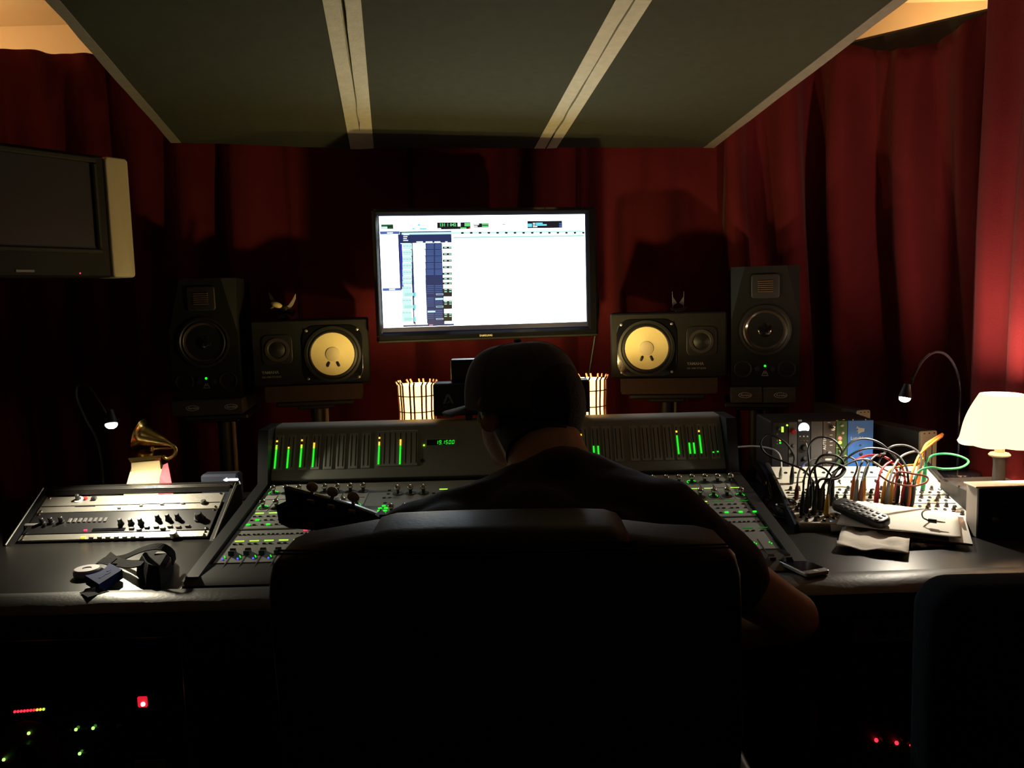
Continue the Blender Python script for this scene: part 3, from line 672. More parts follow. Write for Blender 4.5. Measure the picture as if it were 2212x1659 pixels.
# ------------------------------------------------------------------ mixing console
CXM = -.044; CW = 1.262
SFo, SBo = V((CXM, 1.79, .780)), V((CXM, 2.262, .850))
SF = frame(SBo, (1, 0, 0), SBo - SFo); SL = (SBo - SFo).length
con = thing('mixing_console', 'wide grey mixing console with lit green meters and rows of chrome knobs', 'mixing console', (CXM, 2.1, 0))
MB(SF).box((0, -SL / 2, -.03), (CW, SL, .06), .004).build('control_surface', M_cons, con)
for s in (-1, 1):
    x = CXM + s * (CW / 2 + .016)
    MB().prism([(1.72, .70), (1.72, .775), (1.80, .788), (2.245, .856), (2.28, 1.0), (2.41, 1.0), (2.43, .70)], x - .014, x + .014, 'X').build('end_cheek', M_consd, con)
MB().prism([(1.70, .735), (1.70, .762), (1.725, .774), (1.788, .779), (1.788, .735)], CXM - CW / 2 - .03, CXM + CW / 2 + .03, 'X').build('wrist_rest', M_consd, con)
# meter bridge, profile in Y-Z
BW = CW
prof = [(2.272, .872), (2.262, .885), (2.262, .900), (2.285, .925), (2.340, 1.0), (2.352, 1.006), (2.47, 1.006), (2.48, .995), (2.48, .80), (2.30, .80), (2.30, .866)]
def a_(px, py, Y): return PY(px, py, Y)
zt = PY(1072, 912, 2.345).z; zb = PY(1072, 1020, 2.275).z; zl = PY(1072, 1036, 2.28).z
prof = [(2.300, zl), (2.283, zl + .006), (2.272, zl + .016), (2.272, zb), (2.340, zt - .006), (2.346, zt), (2.356, zt + .004), (2.415, zt + .004), (2.425, zt - .006), (2.425, .80), (2.30, .80)]
MB().prism(prof, CXM - BW / 2, CXM + BW / 2, 'X').build('meter_bridge', M_cons, con)
BF = frame(V((CXM, 2.272, zb)), (1, 0, 0), V((0, 2.340 - 2.272, zt - .006 - zb)))
BH = (V((0, 2.340, zt - .006)) - V((0, 2.272, zb))).length
def bu(px, py=975): return pix_on(BF, px, py).x
vtop, vbot = pix_on(BF, 700, 938).y, pix_on(BF, 700, 1014).y
plates = [602, 628.5, 656, 683, 710, 737, 764, 791]
rplates = [1261.5, 1287.5, 1312, 1337, 1371, 1396, 1420, 1445, 1470, 1495, 1519, 1545]
pm = MB().box((0, 0, 0), (.0245, vtop - vbot, .003), .001).mesh('meter_plate', M_cons2)
sm = MB().box((0, 0, 0), (.0022, vtop - vbot - .014, .002)).mesh('meter_slot', M_slot)
vm = (vtop + vbot) / 2
def lit(parent, u, v0, v1, col, w=.0042):
    n = max(1, int((v1 - v0) / .0036)); mb = MB(BF); h = (v1 - v0) / n
    for k in range(n): mb.box((u, v0 + h * (k + .5), .0035), (w, h * .86, .002))
    mb.build('meter_light', col, con, smooth=0)
def vpx(px, py): return pix_on(BF, px, py).y
lit_L = {0: [(0, 1013, 963, 'g'), (0, 972, 962, 'y'), (0, 956, 952, 'y')], 1: [(0, 1012, 971, 'g'), (0, 970, 966, 'y')], 2: [(0, 1010, 962, 'g'), (0, 969, 961, 'y'), (0, 954, 950, 'y')], 3: [(0, 1010, 969, 'g'), (0, 969, 957, 'y')]}
lit_R = {0: [(0, 988, 948, 'g'), (0, 942, 938, 'y')], 1: [(0, 988, 964, 'g'), (1, 988, 964, 'g')], 8: [(0, 982, 941, 'g'), (0, 935, 931, 'y')], 9: [(0, 981, 957, 'g'), (1, 981, 957, 'g')], 10: [(0, 980, 940, 'g'), (0, 934, 930, 'y')], 11: [(0, 979, 976, 'g'), (1, 978, 975, 'g')]}
for bank, L in ((plates, lit_L), (rplates, lit_R)):
    for i, px in enumerate(bank):
        u = bu(px); put(pm, 'meter_plate', con, BF @ T(u, vm, .0015))
        for k, s in enumerate((-.0062, .0062)):
            put(sm, 'meter_slot', con, BF @ T(u + s, vm, .0025))
            for kk, ya, yb, c in L.get(i, []):
                if kk == k: lit(con, u + s, vpx(px, ya), vpx(px, yb), E_led_g if c == 'g' else E_led_y)
u0, u1 = bu(815), bu(902); MB(BF).box(((u0 + u1) / 2, vm + .004, .0015), (u1 - u0, vtop - vbot, .003), .001).build('master_meter_plate', M_cons2, con)
for i in range(8):
    u = bu(819 + i * 11.5); put(sm, 'meter_slot', con, BF @ T(u, vm + .004, .0025))
    if i in (0, 4):
        px = 819 + i * 11.5
        lit(con, u, vpx(px, 1004), vpx(px, 963), E_led_g); lit(con, u, vpx(px, 963), vpx(px, 950 if i else 955), E_led_y)
        if not i: lit(con, u, vpx(px, 949), vpx(px, 945), E_led_y)
a = pix_on(BF, 953, 956); MB(BF).box((a.x - .0, a.y, .001), (.086, .024, .002), .001).build('display_surround', M_cons2, con)
MB(BF).box((a.x - .001, a.y, .002), (.078, .016, .002)).build('display_window', M_slot, con)
a = pix_on(BF, 962.5, 956)
SEG = {'0': 'abcdef', '1': 'bc', '5': 'afgcd', '9': 'abcdfg', 'i': 'e'}
mb = MB(BF); x = a.x - .0265; hh = .0052
for ch in '19.15.0.0':
    if ch == '.': mb.box((x - .0015, a.y - hh, .0034), (.0012, .0012, .001)); continue
    ww = .0048
    R = {'a': (0, hh, ww, .0013), 'd': (0, -hh, ww, .0013), 'g': (0, 0, ww, .0013), 'f': (-ww / 2, hh / 2, .0013, hh * .8), 'b': (ww / 2, hh / 2, .0013, hh * .8), 'e': (-ww / 2, -hh / 2, .0013, hh * .8), 'c': (ww / 2, -hh / 2, .0013, hh * .8)}
    for sname in SEG[ch]: q = R[sname]; mb.box((x + ww / 2 + q[0] + .0006 * q[1] / hh, a.y + q[1], .0034), (q[2], q[3], .001))
    x += .0092
mb.build('digital_readout', E_led_g, con, smooth=0)
a = pix_on(BF, 916, 962); MB(BF).ball((a.x, a.y, .001), .0028, 8).build('lamp_dot', E_lcd, con)
a = pix_on(BF, 912, 995); MB(BF).cone((a.x, a.y, -.001), (a.x, a.y, .001), .005, n=14).build('talkback_hole', M_slot, con)
# control surface rows
def sv(px, py): return pix_on(SF, px, py)
kb = MB(); kb.lathe([(.0138, 0), (.0138, .0012), (.012, .0022), (.005, .0026), (.0042, .013)], 18, close=False).ball((0, 0, .0175), .0082, 14)
EM = MB(); EM.mi = 0; EM.lathe([(.0140, 0.0004), (.0140, .0014), (.0125, .0022), (.0044, .0026), (.0042, .012), (.0035, .013)], 18); EM.mi = 1; EM.ball((0, 0, .0178), .0084, 14)
em = EM.mesh('encoder', [M_btn, M_chrome])
bm_ = MB().box((0, 0, .0012), (.0088, .0048, .0030), .0012).mesh('button', M_btn)
bg_ = MB().pillow(rrect(.0105, .0062, .003, 4), 0, .0032, .001, 'Z', 2).mesh('lit_button', E_led_g)
ld = MB().box((0, 0, .0006), (.0215, .0030, .0014)).mesh('label_display', M_slot)
lg = MB().box((0, 0, .0006), (.0215, .0026, .0014)).mesh('label_display', E_lcd)
lgd = MB().box((0, 0, .0006), (.0215, .0022, .0014)).mesh('label_display', E_dim)
fs_ = MB().box((0, 0, .0004), (.0022, .090, .001)).mesh('fader_slot', M_slot)
fc_ = MB().prism([(-.010, 0), (-.008, .010), (-.002, .007), (.002, .007), (.008, .010), (.010, 0)], -.0065, .0065, 'X').mesh('fader_cap', M_btn)
stp = MB().box((0, 0, .0003), (.0306, .108, .0012), .0005).mesh('strip_plate', M_cons2)
gdot = MB().ball((0, 0, .001), .0017, 6).mesh('indicator_dot', E_led_g); bdot = MB().ball((0, 0, .001), .0022, 6).mesh('indicator_dot', E_led_b)
arc = MB(); 
for k in range(9):
    an = math.radians(210 - 22 * k); arc.box((.0125 * math.cos(an), .0125 * math.sin(an), .0030), (.0016, .0034, .0012), 0, Matrix.Rotation(an, 3, 'Z'))
arc = arc.mesh('ring_lights', E_led_g, smooth=0)
uL = [sv(592.5, 1065).x + i * .0344 for i in range(8)]
uR = [sv(1570, 1031).x - (7 - i) * .0344 for i in range(8)]
vE1, vD1, vE2, vD2 = sv(592, 1067).y, sv(591, 1080).y, sv(584, 1098).y, sv(580, 1108.5).y
vB = [sv(574, 1116).y, sv(572, 1124).y, sv(566, 1134).y]; vS2 = sv(556, 1155).y; vD3 = sv(555, 1168.5).y; vB3 = sv(550, 1175).y
vF0, vF1 = sv(543, 1192).y, sv(527, 1226).y
def at(u, v, z=0): return SF @ T(u, v, z)
for side, US in ((0, uL), (1, uR)):
    for i, u in enumerate(US):
        put(stp, 'strip_plate', con, at(u, (vE1 + vD2) / 2))
        for v in (vE1, vE2): put(em, 'encoder', con, at(u, v))
        lit1 = (side == 1 and i in (4, 5, 7)); lit2 = (side == 0 and i in (0, 1, 6, 7)) or side == 1
        put(lg if lit1 else ld, 'label_display', con, at(u, vD1)); put((lg if side == 0 else lgd if i > 4 else lg) if lit2 else ld, 'label_display', con, at(u, vD2))
        if side == 0 and i == 0: put(arc, 'ring_lights', con, at(u, vE1)); put(arc, 'ring_lights', con, at(u, vE2))
        if side == 1 and i in (4,): put(arc, 'ring_lights', con, at(u, vE1))
        if (side == 0 and i in (6, 7)) or (side == 1 and i in (5, 7)): put(arc, 'ring_lights', con, at(u, vE2) @ Rz(-60) @ Matrix.Diagonal((.8, .8, .8, 1)))
        for r, v in enumerate(vB):
            for s in (-1, 1):
                on = (side == 0 and ((r == 2 and s < 0 and i in (0,)) or (r == 1 and s > 0 and i in (0, 7)) or (r == 2 and s > 0 and i == 1) )) or (side == 1 and r == 2 and s > 0 and i in (3, 4, 5, 6, 7))
                put(bg_ if on else bm_, 'lit_button' if on else 'button', con, at(u + s * .0072, v))
        for s in (-1, 0, 1): put(bm_, 'button', con, at(u + s * .0105, vS2) @ Matrix.Diagonal((.8, .9, 1, 1)))
        put(lg if side == 0 else lgd, 'label_display', con, at(u, vD3))
        for s in (-1, 1): put(bm_, 'button', con, at(u + s * .007, vB3))
        put(fs_, 'fader_slot', con, at(u + .004, (vF0 + vF1) / 2 - .01))
        put(fc_, 'fader_cap', con, at(u + .004, (vF0 - .008) if side == 0 else (vF1 - .030)))
        for k in range(2): put(gdot, 'indicator_dot', con, at(u - .009 + k * .003, vF0 - .022 - k * .006))
        if side == 0: put(bdot, 'indicator_dot', con, at(u - .010, vF0 - .035))
MB(SF).box((0, (vB[2] + vS2) / 2 + .002, .0008), (CW - .01, .006, .002)).build('divider_groove', M_btn, con)
# centre section
cu = [sv(858, 1070).x + k * .0345 for k in range(3)]
for u in cu:
    put(em, 'encoder', con, at(u, sv(858, 1067).y)); put(em, 'encoder', con, at(u, sv(858, 1108).y))
u = sv(827, 1100).x
for r, py in enumerate((1060, 1068, 1076, 1087)):
    for s in ((-1, 1) if r == 2 else (0,)): put(bm_, 'button', con, at(u + s * .0075, sv(827, py).y))
for s, py in ((0, 1094), (-1, 1099), (1, 1099), (-1, 1104.5), (1, 1104.5), (-1, 1110), (1, 1110)): put(bg_, 'lit_button', con, at(u + s * .0075, sv(827, py).y))
q = sv(958, 1057); put(lg, 'label_display', con, at(q.x, q.y)); q = sv(1021, 1055); put(bg_, 'lit_button', con, at(q.x, q.y))
for i in range(5):
    for j in range(3): q = sv(937 + i * 10.5, 1066 + j * 5 - i * .4); put(bm_, 'button', con, at(q.x, q.y))
ucs = sv(820, 1060).x - .02, sv(1400, 1030).x
for i in range(7):
    for j in range(9): put(bm_, 'button', con, at(cu[2] + .20 + i * .018, -.06 - j * .018) @ Matrix.Diagonal((1.1, 1.3, 1, 1)))
for i in range(8): put(fs_, 'fader_slot', con, at(cu[0] + i * .036, (vF0 + vF1) / 2 - .01)); put(fc_, 'fader_cap', con, at(cu[0] + i * .036, vF1 - .02 + .012 * (i % 3)))
q = sv(660, 1146); MB(SF).pillow(rrect(.010, .006, .0028, 4, q.x, q.y), 0, .003, .001, 'Z', 2).build('record_light', glow('pink_red_led', (1, .03, .10), 1.5), con)
MB().box((CXM, 2.20, .40), (.9, .04, .72), .004).build('back_panel', M_consd, con)
for s in (-1, 1): MB().box((CXM + s * .52, 2.12, .36), (.06, .5, .72), .006).build('support_leg', M_consd, con)
MB().box((CXM, 2.12, .735), (1.24, .68, .07), .006).build('under_tray', M_consd, con)
# ------------------------------------------------------------------ studio desk
DZ = .75
dk = thing('studio_desk', 'black studio desk with a padded leather front edge, around the console', 'desk', (0, 1.9, 0))
xl1, xr0 = CXM - CW / 2 - .034, CXM + CW / 2 + .034
MB().box(((-1.62 + xl1) / 2, 2.16, DZ - .015), (xl1 + 1.62, .92, .03), .003).build('left_top', M_desk, dk)
MB().prism([(xr0, 1.70), (1.58, 1.70), (1.50, 1.90), (1.37, 2.18), (1.30, 2.40), (1.28, 2.62), (xr0, 2.62)], DZ - .03, DZ).build('right_top', M_desk, dk)
MB().box((CXM, 2.62, .80), (1.42, .36, .02), .003).build('rear_shelf', M_desk, dk)
mb = MB(); pr = [(1.705, DZ - .03), (1.705, DZ + .002), (1.69, DZ + .010), (1.655, DZ + .014), (1.62, DZ + .010), (1.598, DZ - .004), (1.590, DZ - .028), (1.598, DZ - .055), (1.63, DZ - .07), (1.68, DZ - .07)]
N = 40; vs = []
for i in range(N + 1):
    x = -1.62 + 3.16 * i / N
    vs += [(x, y + .0015 * noise.noise(V((x * 9, y * 30, z * 30))), z + .0015 * noise.noise(V((x * 11, y * 30 + 5, z * 30)))) for y, z in pr]
n = len(pr); mb.add(vs, [(i * n + k, i * n + (k + 1) % n, (i + 1) * n + (k + 1) % n, (i + 1) * n + k) for i in range(N) for k in range(n)] + [tuple(range(n)), tuple(range(N * n, N * n + n))])
mb.build('leather_armrest', M_leath, dk)
a, b = PZ(545, 1102, DZ + .002), PZ(449, 1272, DZ + .002); MB().tube([(xl1 - .004, 2.2, DZ + .001), (xl1 - .004, 1.71, DZ + .001)], .0022, 6).build('edge_trim', M_trim, dk)
MB().tube([(xr0 + .004, 2.2, DZ + .001), (xr0 + .004, 1.71, DZ + .001)], .0016, 6).build('edge_trim', M_trim, dk)
for x, yb in ((-1.56, 2.58), (xl1 - .02, 2.58), (xr0 + .02, 2.58), (1.46, 1.92)): MB().box((x, (1.76 + yb) / 2, .36), (.03, yb - 1.76, .72), .004).build('side_panel', M_consd, dk)
for s, ww in ((-1, .86), (1, .56)): MB().box((s * (.71 + ww / 2), 2.58, .36), (ww, .02, .72), .004).build('rear_panel', M_consd, dk)
MB().box((CXM, 1.68, .66), (1.3, .03, .10), .004).build('front_rail', M_consd, dk)

# ------------------------------------------------------------------ sloped rack on the left of the desk
RA, RB = V((-1.035, 2.085, DZ + .004)), V((-1.035, 2.245, DZ + .088))
fl, fr = PZ(14, 1170, .757), PZ(450, 1166, .757); bl, br = PY(104, 1064, 2.26), PY(508, 1052, 2.26)
RC = (fl.x + fr.x + bl.x + br.x) / 4; RW = .5
RA.x = RB.x = RC
RF = frame(RB, (1, 0, 0), RB - RA); RLn = (RB - RA).length
rk = thing('rack_case', 'black sloped rack case set into the left side of the desk', 'rack case', (RC, 2.2, DZ))
for s in (-1, 1):
    x = RC + s * (RW / 2 + .012)
    MB().prism([(2.075, DZ), (2.265, DZ + .101), (2.30, DZ + .096), (2.30, DZ)], x - .008, x + .008, 'X').build('side_panel', M_blkm, rk)
    MB().tube([(x + s * .004, 2.075, DZ + .0025), (x + s * .004, 2.265, DZ + .1065)], .0022, 6).build('edge_trim', M_trim, rk)
MB().box((RC, 2.283, DZ + .100), (RW + .02, .036, .010), .003).build('top_board', M_desk, rk)
MB().box((RC, 2.258, DZ + .095), (RW + .01, .012, .018), .002).build('front_lip', M_desk, rk)
MB(RF).box((0, -RLn / 2, -.04), (RW, RLn, .02)).build('inner_tray', M_slot, rk)
def rp(px, py): return pix_on(RF, px, py)
def runit(label, v0, v1, m, group='rack units in the sloped left case'):
    o = thing('rack_unit', label, 'audio unit', RF @ V((0, (v0 + v1) / 2, 0)), group)
    MB(RF).box((0, (v0 + v1) / 2, -.002), (RW - .012, abs(v1 - v0) - .002, .006), .001).build('front_panel', m, o)
    MB(RF).box((0, (v0 + v1) / 2, -.019), (RW - .05, abs(v1 - v0) - .006, .026)).build('chassis', M_blkm, o)
    for sx in (-1, 1):
        for v in (v0 - .006 * (1 if v0 > v1 else -1), v1 + .006 * (1 if v0 > v1 else -1)):
            MB(RF).lathe([(.0035, 0), (.0035, .0022), (.0015, .003)], 8, (sx * (RW / 2 - .016), v, .001)).build('screw', M_chrome, o)
    return o
v0, v1, v2, v3 = -.004, rp(270, 1104).y, rp(270, 1150).y, -RLn + .006
U1 = runit('silver rack unit at the top of the sloped case, glaring under the gooseneck light', v0, v1, M_alu)
U2 = runit('black rack unit with a row of tall black knobs, middle of the sloped case', v1, v2, M_blk)
U3 = runit('silver rack unit with small push buttons, lowest in the sloped case', v2, v3, M_alu)
def at3(F, px, py, z=0): p = pix_on(F, px, py); return F @ T(p.x, p.y, z)
kn = MB(); kn.lathe([(.0085, .001), (.0080, .004), (.0062, .006), (.0055, .018), (.004, .0195)], 14)
kn = kn.mesh('knob', M_blk)
M = at3(RF, 170, 1080); MB(M).lathe([(.012, .001), (.012, .003), (.009, .004)], 18).build('dial_ring', M_white, U1); put(kn, 'knob', U1, M)
MB(at3(RF, 186, 1079)).lathe([(.005, 0), (.0045, .008), (.002, .009)], 12).build('red_button', M_redk, U1)
MB(at3(RF, 204, 1079)).box((0, 0, .004), (.013, .012, .012), .002).build('rocker_switch', M_blk, U1)
p = rp(270, 1091); MB(RF).box((0, p.y, .0018), (RW - .018, .0012, .002)).build('panel_seam', M_slot, U1)
M = at3(RF, 185, 1094); MB(M).box((0, 0, .002), (.055, .004, .003), .001).build('name_strip', M_slot, U1)
for px, py in ((258, 1099), (305, 1094), (350, 1091), (395, 1089)): MB(at3(RF, px, py)).box((0, 0, .003), (.010, .004, .006), .001).build('push_button', M_alu, U1)
MB(at3(RF, 440, 1087)).lathe([(.008, 0), (.0075, .008), (.005, .010)], 12).build('selector_knob', M_btn, U1)
for px, py in ((93, 1131), (112, 1130), (134, 1128), (262, 1133), (284, 1133), (305, 1132), (342, 1124), (364, 1123), (385, 1122)): put(kn, 'knob', U2, at3(RF, px, py))
kb_ = MB().lathe([(.014, .001), (.0135, .005), (.0105, .007), (.0095, .019), (.007, .021)], 18).mesh('large_knob', M_blk); put(kb_, 'large_knob', U2, at3(RF, 431, 1121))
p0, p1 = rp(150, 1128), rp(228, 1125)
for i in range(8): MB(RF).box((p0.x + (p1.x - p0.x) * i / 7, p0.y + .004, .002), (.008, .016, .004), .001).build('slider_slot', M_gunm, U2)
for px, py in ((285, 1143), (301, 1146), (318, 1141), (338, 1140), (352, 1143), (368, 1139), (386, 1140), (406, 1138)): MB(at3(RF, px, py)).box((0, 0, .003), (.013, .007, .006), .0015).build('push_button', M_gunm, U2)
MB(at3(RF, 185, 1147)).box((0, 0, .002), (.009, .006, .004), .001).build('red_light', glow('crimson_led', (1, .02, .12), 1.4), U2)
M = at3(RF, 235, 1145); MB(M).box((0, 0, .001), (.085, .010, .003)).build('display_window', M_blkg, U2)
M = at3(RF, 68, 1134); MB(M).box((0, 0, .001), (.034, .008, .0025)).build('name_plate', M_greyp, U2)
for i, (px, py) in enumerate([(180 + 18 * k, 1163 - k * .3) for k in range(8)]): MB(at3(RF, px, py)).box((0, 0, .003), (.012, .006, .006), .001).build('push_button', M_alu if i else glow('yellow_led', (1, .75, .1), 1.0), U3)
MB(at3(RF, 376, 1158)).lathe([(.010, 0), (.010, .013), (.0085, .0145)], 18).build('round_button', M_alu, U3)

# gooseneck light, left
GB = PY(222, 1048, 2.42); GB = V((GB.x, GB.y, DZ)); GH = PY(240, 914, 2.19)
g = thing('gooseneck_lamp', 'thin black gooseneck lamp with a bright white tip behind the left rack', 'lamp', GB)
MB().lathe([(.040, 0), (.040, .05), (.034, .07), (.014, .078)], 24, GB).build('base', M_blkm, g)
pts = crom([GB + V((0, 0, .07)), PY(219, 1000, 2.42), PY(208, 950, 2.42), PY(185, 905, 2.40), PY(166, 860, 2.34), PY(168, 832, 2.28), PY(192, 838, 2.22), PY(218, 876, 2.19), PY(234, 902, 2.19)], 8)
MB().tube(pts, .0042, 8).build('flexible_neck', M_blkm, g)
ld_ = (V((RC + .03, 2.10, .77)) - GH).normalized()
mb = MB(); mb.cone(GH - ld_ * .036, GH + ld_ * .002, .009, .017, 16); mb.build('head', M_blkm, g)
mb = MB(); mb.ball(GH + ld_ * .004, .0155, 14, (1, 1, .75)); mb.build('bulb', glow('white_bulb', (1.0, .93, .84), 16.0), g)
LAMP_L = lamp_light('lamp_beam', 'SPOT', GH + ld_ * .022, 14.0, (1.0, .90, .66), g, .012, V((RC + .05, 2.16, .80)), 145, .5)

# golden gramophone trophy
TB = PY(320, 1053, 2.42); TZ = DZ
tx, ty = TB.x, 2.42
zs = lambda py: PY(320, py, ty).z
t = thing('gramophone_trophy', 'golden gramophone trophy on a glowing pale base behind the left rack', 'trophy', (tx, ty, TZ))
mb = MB(); k = ty / FPX
zb0, zb1, zb2, zb3, zb4 = TZ, zs(1052), zs(1010), zs(998), zs(992)
mb = MB(T(tx, ty, 0) @ Rz(66)); q = math.sqrt(2)
mb.lathe([(52 * k * q, TZ), (50 * k * q, zb1 - .02), (30 * k * q * 1.06, zb2 - .002), (29 * k * q, zb2), (28 * k * q, zb4)], 4); mb.build('plinth', M_ivory, t, smooth=10)
# plinth of 4 sides; gold deck and horn
gx = lambda px: PY(px, 950, ty).x
MB(T(tx, ty, 0) @ Rz(66)).lathe([(29 * k * q, zb4), (31 * k * q, zb4 + .006), (31 * k * q, zs(985)), (33 * k * q, zs(984)), (33 * k * q, zs(981))], 4).build('deck', M_gold, t, smooth=10)
MB(T(tx - .004, ty, 0)).lathe([(.030, zs(981)), (.030, zs(978)), (.012, zs(972)), (.004, zs(970))], 24).build('turntable', M_gold, t)
yh = ty - .004
horn = crom([PY(300, 937, yh), PY(325, 945, yh), PY(350, 953, yh), PY(364, 958, yh), PY(376, 965, yh + .0), PY(380, 975, yh), PY(374, 985, yh), PY(362, 990, yh), PY(352, 985, yh)], 7)
rr = []
L = len(horn)
for i in range(L):
    t_ = i / (L - 1); rr.append(.0062 + .030 * max(0, (1 - t_ / .42)) ** 1.25 + (.009 * max(0, 1 - t_ / .05)))
mb = MB(); mb.tube(horn, rr, 22, caps=False); o = mb.build('horn', M_gold, t); so = o.modifiers.new('horn wall', 'SOLIDIFY'); so.thickness = .0018; so.offset = -1
mb = MB(); d = (horn[1] - horn[0]).normalized(); a = d.cross(V((0, 1, 0))).normalized(); b = d.cross(a)
mb.tube([horn[0] + (a * math.cos(i * math.pi / 12) + b * math.sin(i * math.pi / 12)) * rr[0] for i in range(25)], .0017, 6); mb.build('horn_rim', M_gold, t)
mb = MB(); mb.tube([PY(332, 970, yh - .015), PY(345, 969, yh - .012), PY(374, 968, yh)], .0028, 8); mb.ball(PY(329, 970, yh - .016), .0085, 12); mb.tube([PY(329, 970, yh - .016), PY(329, 980, yh - .016)], .003, 8); mb.build('tone_arm', M_gold, t)
# red card behind the plinth
cpos = PY(350, 1030, 2.475)
t = thing('red_card', 'bright red card leaning against the right side of the trophy base', 'card', (cpos.x, 2.35, DZ))
q = [PY(353, 1004, 2.382), PY(362, 1000, 2.385), PY(366, 1018, 2.372), PY(374, 1060, 2.345), PY(342, 1062, 2.345), PY(345, 1030, 2.362)]
mb = MB(); n = len(q); mb.add(q + [p + V((0, .002, 0)) for p in q], [tuple(range(n)), tuple(range(n, 2 * n))] + [(i, (i + 1) % n, n + (i + 1) % n, n + i) for i in range(n)])
z_ = min(p.z for p in q); mb.box(((q[3].x + q[4].x) / 2, 2.345, (z_ + DZ) / 2), (abs(q[3].x - q[4].x), .003, z_ - DZ)); mb.build('card_sheet', M_redc, t, smooth=0)
# small dark box with lit arrow
p = PY(480, 1040, 2.40)
t = thing('small_device', 'small dark box with a glowing white arrow beside the left speaker stand', 'audio unit', (p.x, 2.42, DZ))
zt_ = PY(480, 1021, 2.40).z
MB().box((p.x, 2.40, (DZ + zt_) / 2), (.108, .05, zt_ - DZ), .006).build('housing', mat('dark_blue_grey_case', (.03, .035, .055), .4, nscale=40, namt=.1), t)
F = frame(PY(499, 1036, 2.372), (1, 0, .01), (0, 0, 1)); k_ = 2.378 / FPX
MB(F).prism([(-17 * k_, 0), (-9 * k_, 4.5 * k_), (-7 * k_, 2.2 * k_), (15 * k_, 2.6 * k_), (17 * k_, 0), (15 * k_, -2.6 * k_), (-7 * k_, -2.2 * k_), (-9 * k_, -4.5 * k_)], 0, .002).build('arrow_light', E_led_w, t)
mb = MB(); mb.tube(crom([PY(517, 1040, 2.37), PY(520, 1048, 2.36), PY(521, 1060, 2.35), (PY(521, 1060, 2.35).x, 2.33, DZ + .003)], 5), .002, 6); mb.build('cable_stub', mat('grey_cable', (.3, .3, .3), .5, nscale=40, namt=.1), t)
# cork stopper and plug on the desk between rack and console
p = PZ(517, 1090, DZ + .012)
t = thing('wooden_block', 'small tan wooden block lying between the left rack and the console', 'block', (p.x, p.y, DZ))
mb = MB(T(p.x, p.y, DZ + .0105) @ Rz(25)); mb.box((0, 0, 0), (.030, .024, .021), .003); mb.build('block', mat('tan_cork', (.30, .21, .13), .8, nscale=60, namt=.3, bump=.3), t)
mb = MB(T(p.x, p.y, DZ + .0105) @ Rz(25)); mb.cone((-.012, .008, .008), (-.018, .012, .020), .004, n=8); mb.build('peg', mat('tan_cork', (.3, .21, .13)), t)
a, b = PZ(478, 1143, DZ + .004), PZ(498, 1136, DZ + .004)
t = thing('metal_key', 'small shiny metal key on the desk beside the console', 'key', (a.x, a.y, DZ))
mb = MB(); mb.tube([a, b], .0022, 6); mb.ball(b, .006, 10, (1, 1, .4)); mb.ball(a, .0045, 8, (1, 1, .5)); mb.build('key_body', M_chrome, t)
a, b = PZ(503, 1113, DZ + .006), PZ(524, 1101, DZ + .006)
t = thing('folded_tape', 'crumpled grey strip on the desk beneath the wooden block', 'strip', (a.x, a.y, DZ))
MB().ribbon(crom([a, a.lerp(b, .5) + V((0, 0, .006)), b], 4), (.006, .014, .001), .0012).build('strip_body', M_greyp, t)

# ------------------------------------------------------------------ things on the left desk
p = PZ(225, 1240, DZ + .012)
t = thing('tape_dispenser', 'blue card dispenser with a half-moon cutout on the left desk', 'dispenser', (p.x, p.y, DZ))
K = [(184, 1246), (218, 1269), (262, 1232), (235, 1212)]
W = [PZ(x, y, DZ + .026) for x, y in ((184, 1243), (214, 1262), (264, 1230), (236, 1216))]
def arcpts(a, b, sag, n=9):
    m = (a + b) / 2; d = (b - a); nrm = V((d.y, -d.x, 0)).normalized(); out = []
    for i in range(n):
        u = i / (n - 1); out.append(a.lerp(b, u) + nrm * sag * math.sin(math.pi * u))
    return out
top = [W[0], W[1], W[2]] + [W[3]] + arcpts(W[3], W[0], -.034)[1:-1]
c0 = sum((x for x in W), V((0, 0, 0))) / 4
top = [W[0], W[1], W[2], W[3]] + [q for q in [W[3].lerp(W[0], i / 9) + (c0 - (W[3] + W[0]) / 2).normalized() * .020 * math.sin(math.pi * i / 9) for i in range(1, 9)]]
mb = MB(); n = len(top); lo = [V((q.x, q.y, DZ + .006)) for q in top]
mb.add(top + lo, [tuple(range(n)), tuple(range(n, 2 * n))] + [(i, (i + 1) % n, n + (i + 1) % n, n + i) for i in range(n)]); mb.build('card_body', M_bluebox, t, smooth=0)
mb = MB(); e = (W[1] - W[0]) * .5; m_ = c0 + V((.004, -.004, .0005)); d1 = (W[2] - W[1]).normalized(); d2 = (W[1] - W[0]).normalized()
for i, (l, s, ww) in enumerate(((-.018, .006, .018), (.006, .009, .014), (.016, -.002, .01))): q = m_ + d1 * l + d2 * s; mb.box(q, (ww, .005, .0006), 0, Matrix.Rotation(math.atan2(d1.y, d1.x), 3, 'Z'))
mb.build('printed_label', mat('faded_blue_print', (.05, .07, .20), .8, spec=.1, nscale=30, namt=.2), t, smooth=0)
p = PZ(186, 1240, DZ + .004)
t = thing('tape_roll', 'frosted round tape roll poking out of the blue dispenser', 'tape', (p.x, p.y, DZ))
mb = MB(); mb.lathe([(.026, .0), (.029, .004), (.029, .014), (.026, .017), (.010, .017), (.009, .015), (.0005, .015)], 28, (p.x + .003, p.y, DZ + .001)); mb.build('roll', M_frost, t)
p = PZ(340, 1232, DZ + .02)
t = thing('camera_pouch', 'black pouch with a looped webbing strap on the left desk', 'pouch', (p.x, p.y, DZ))
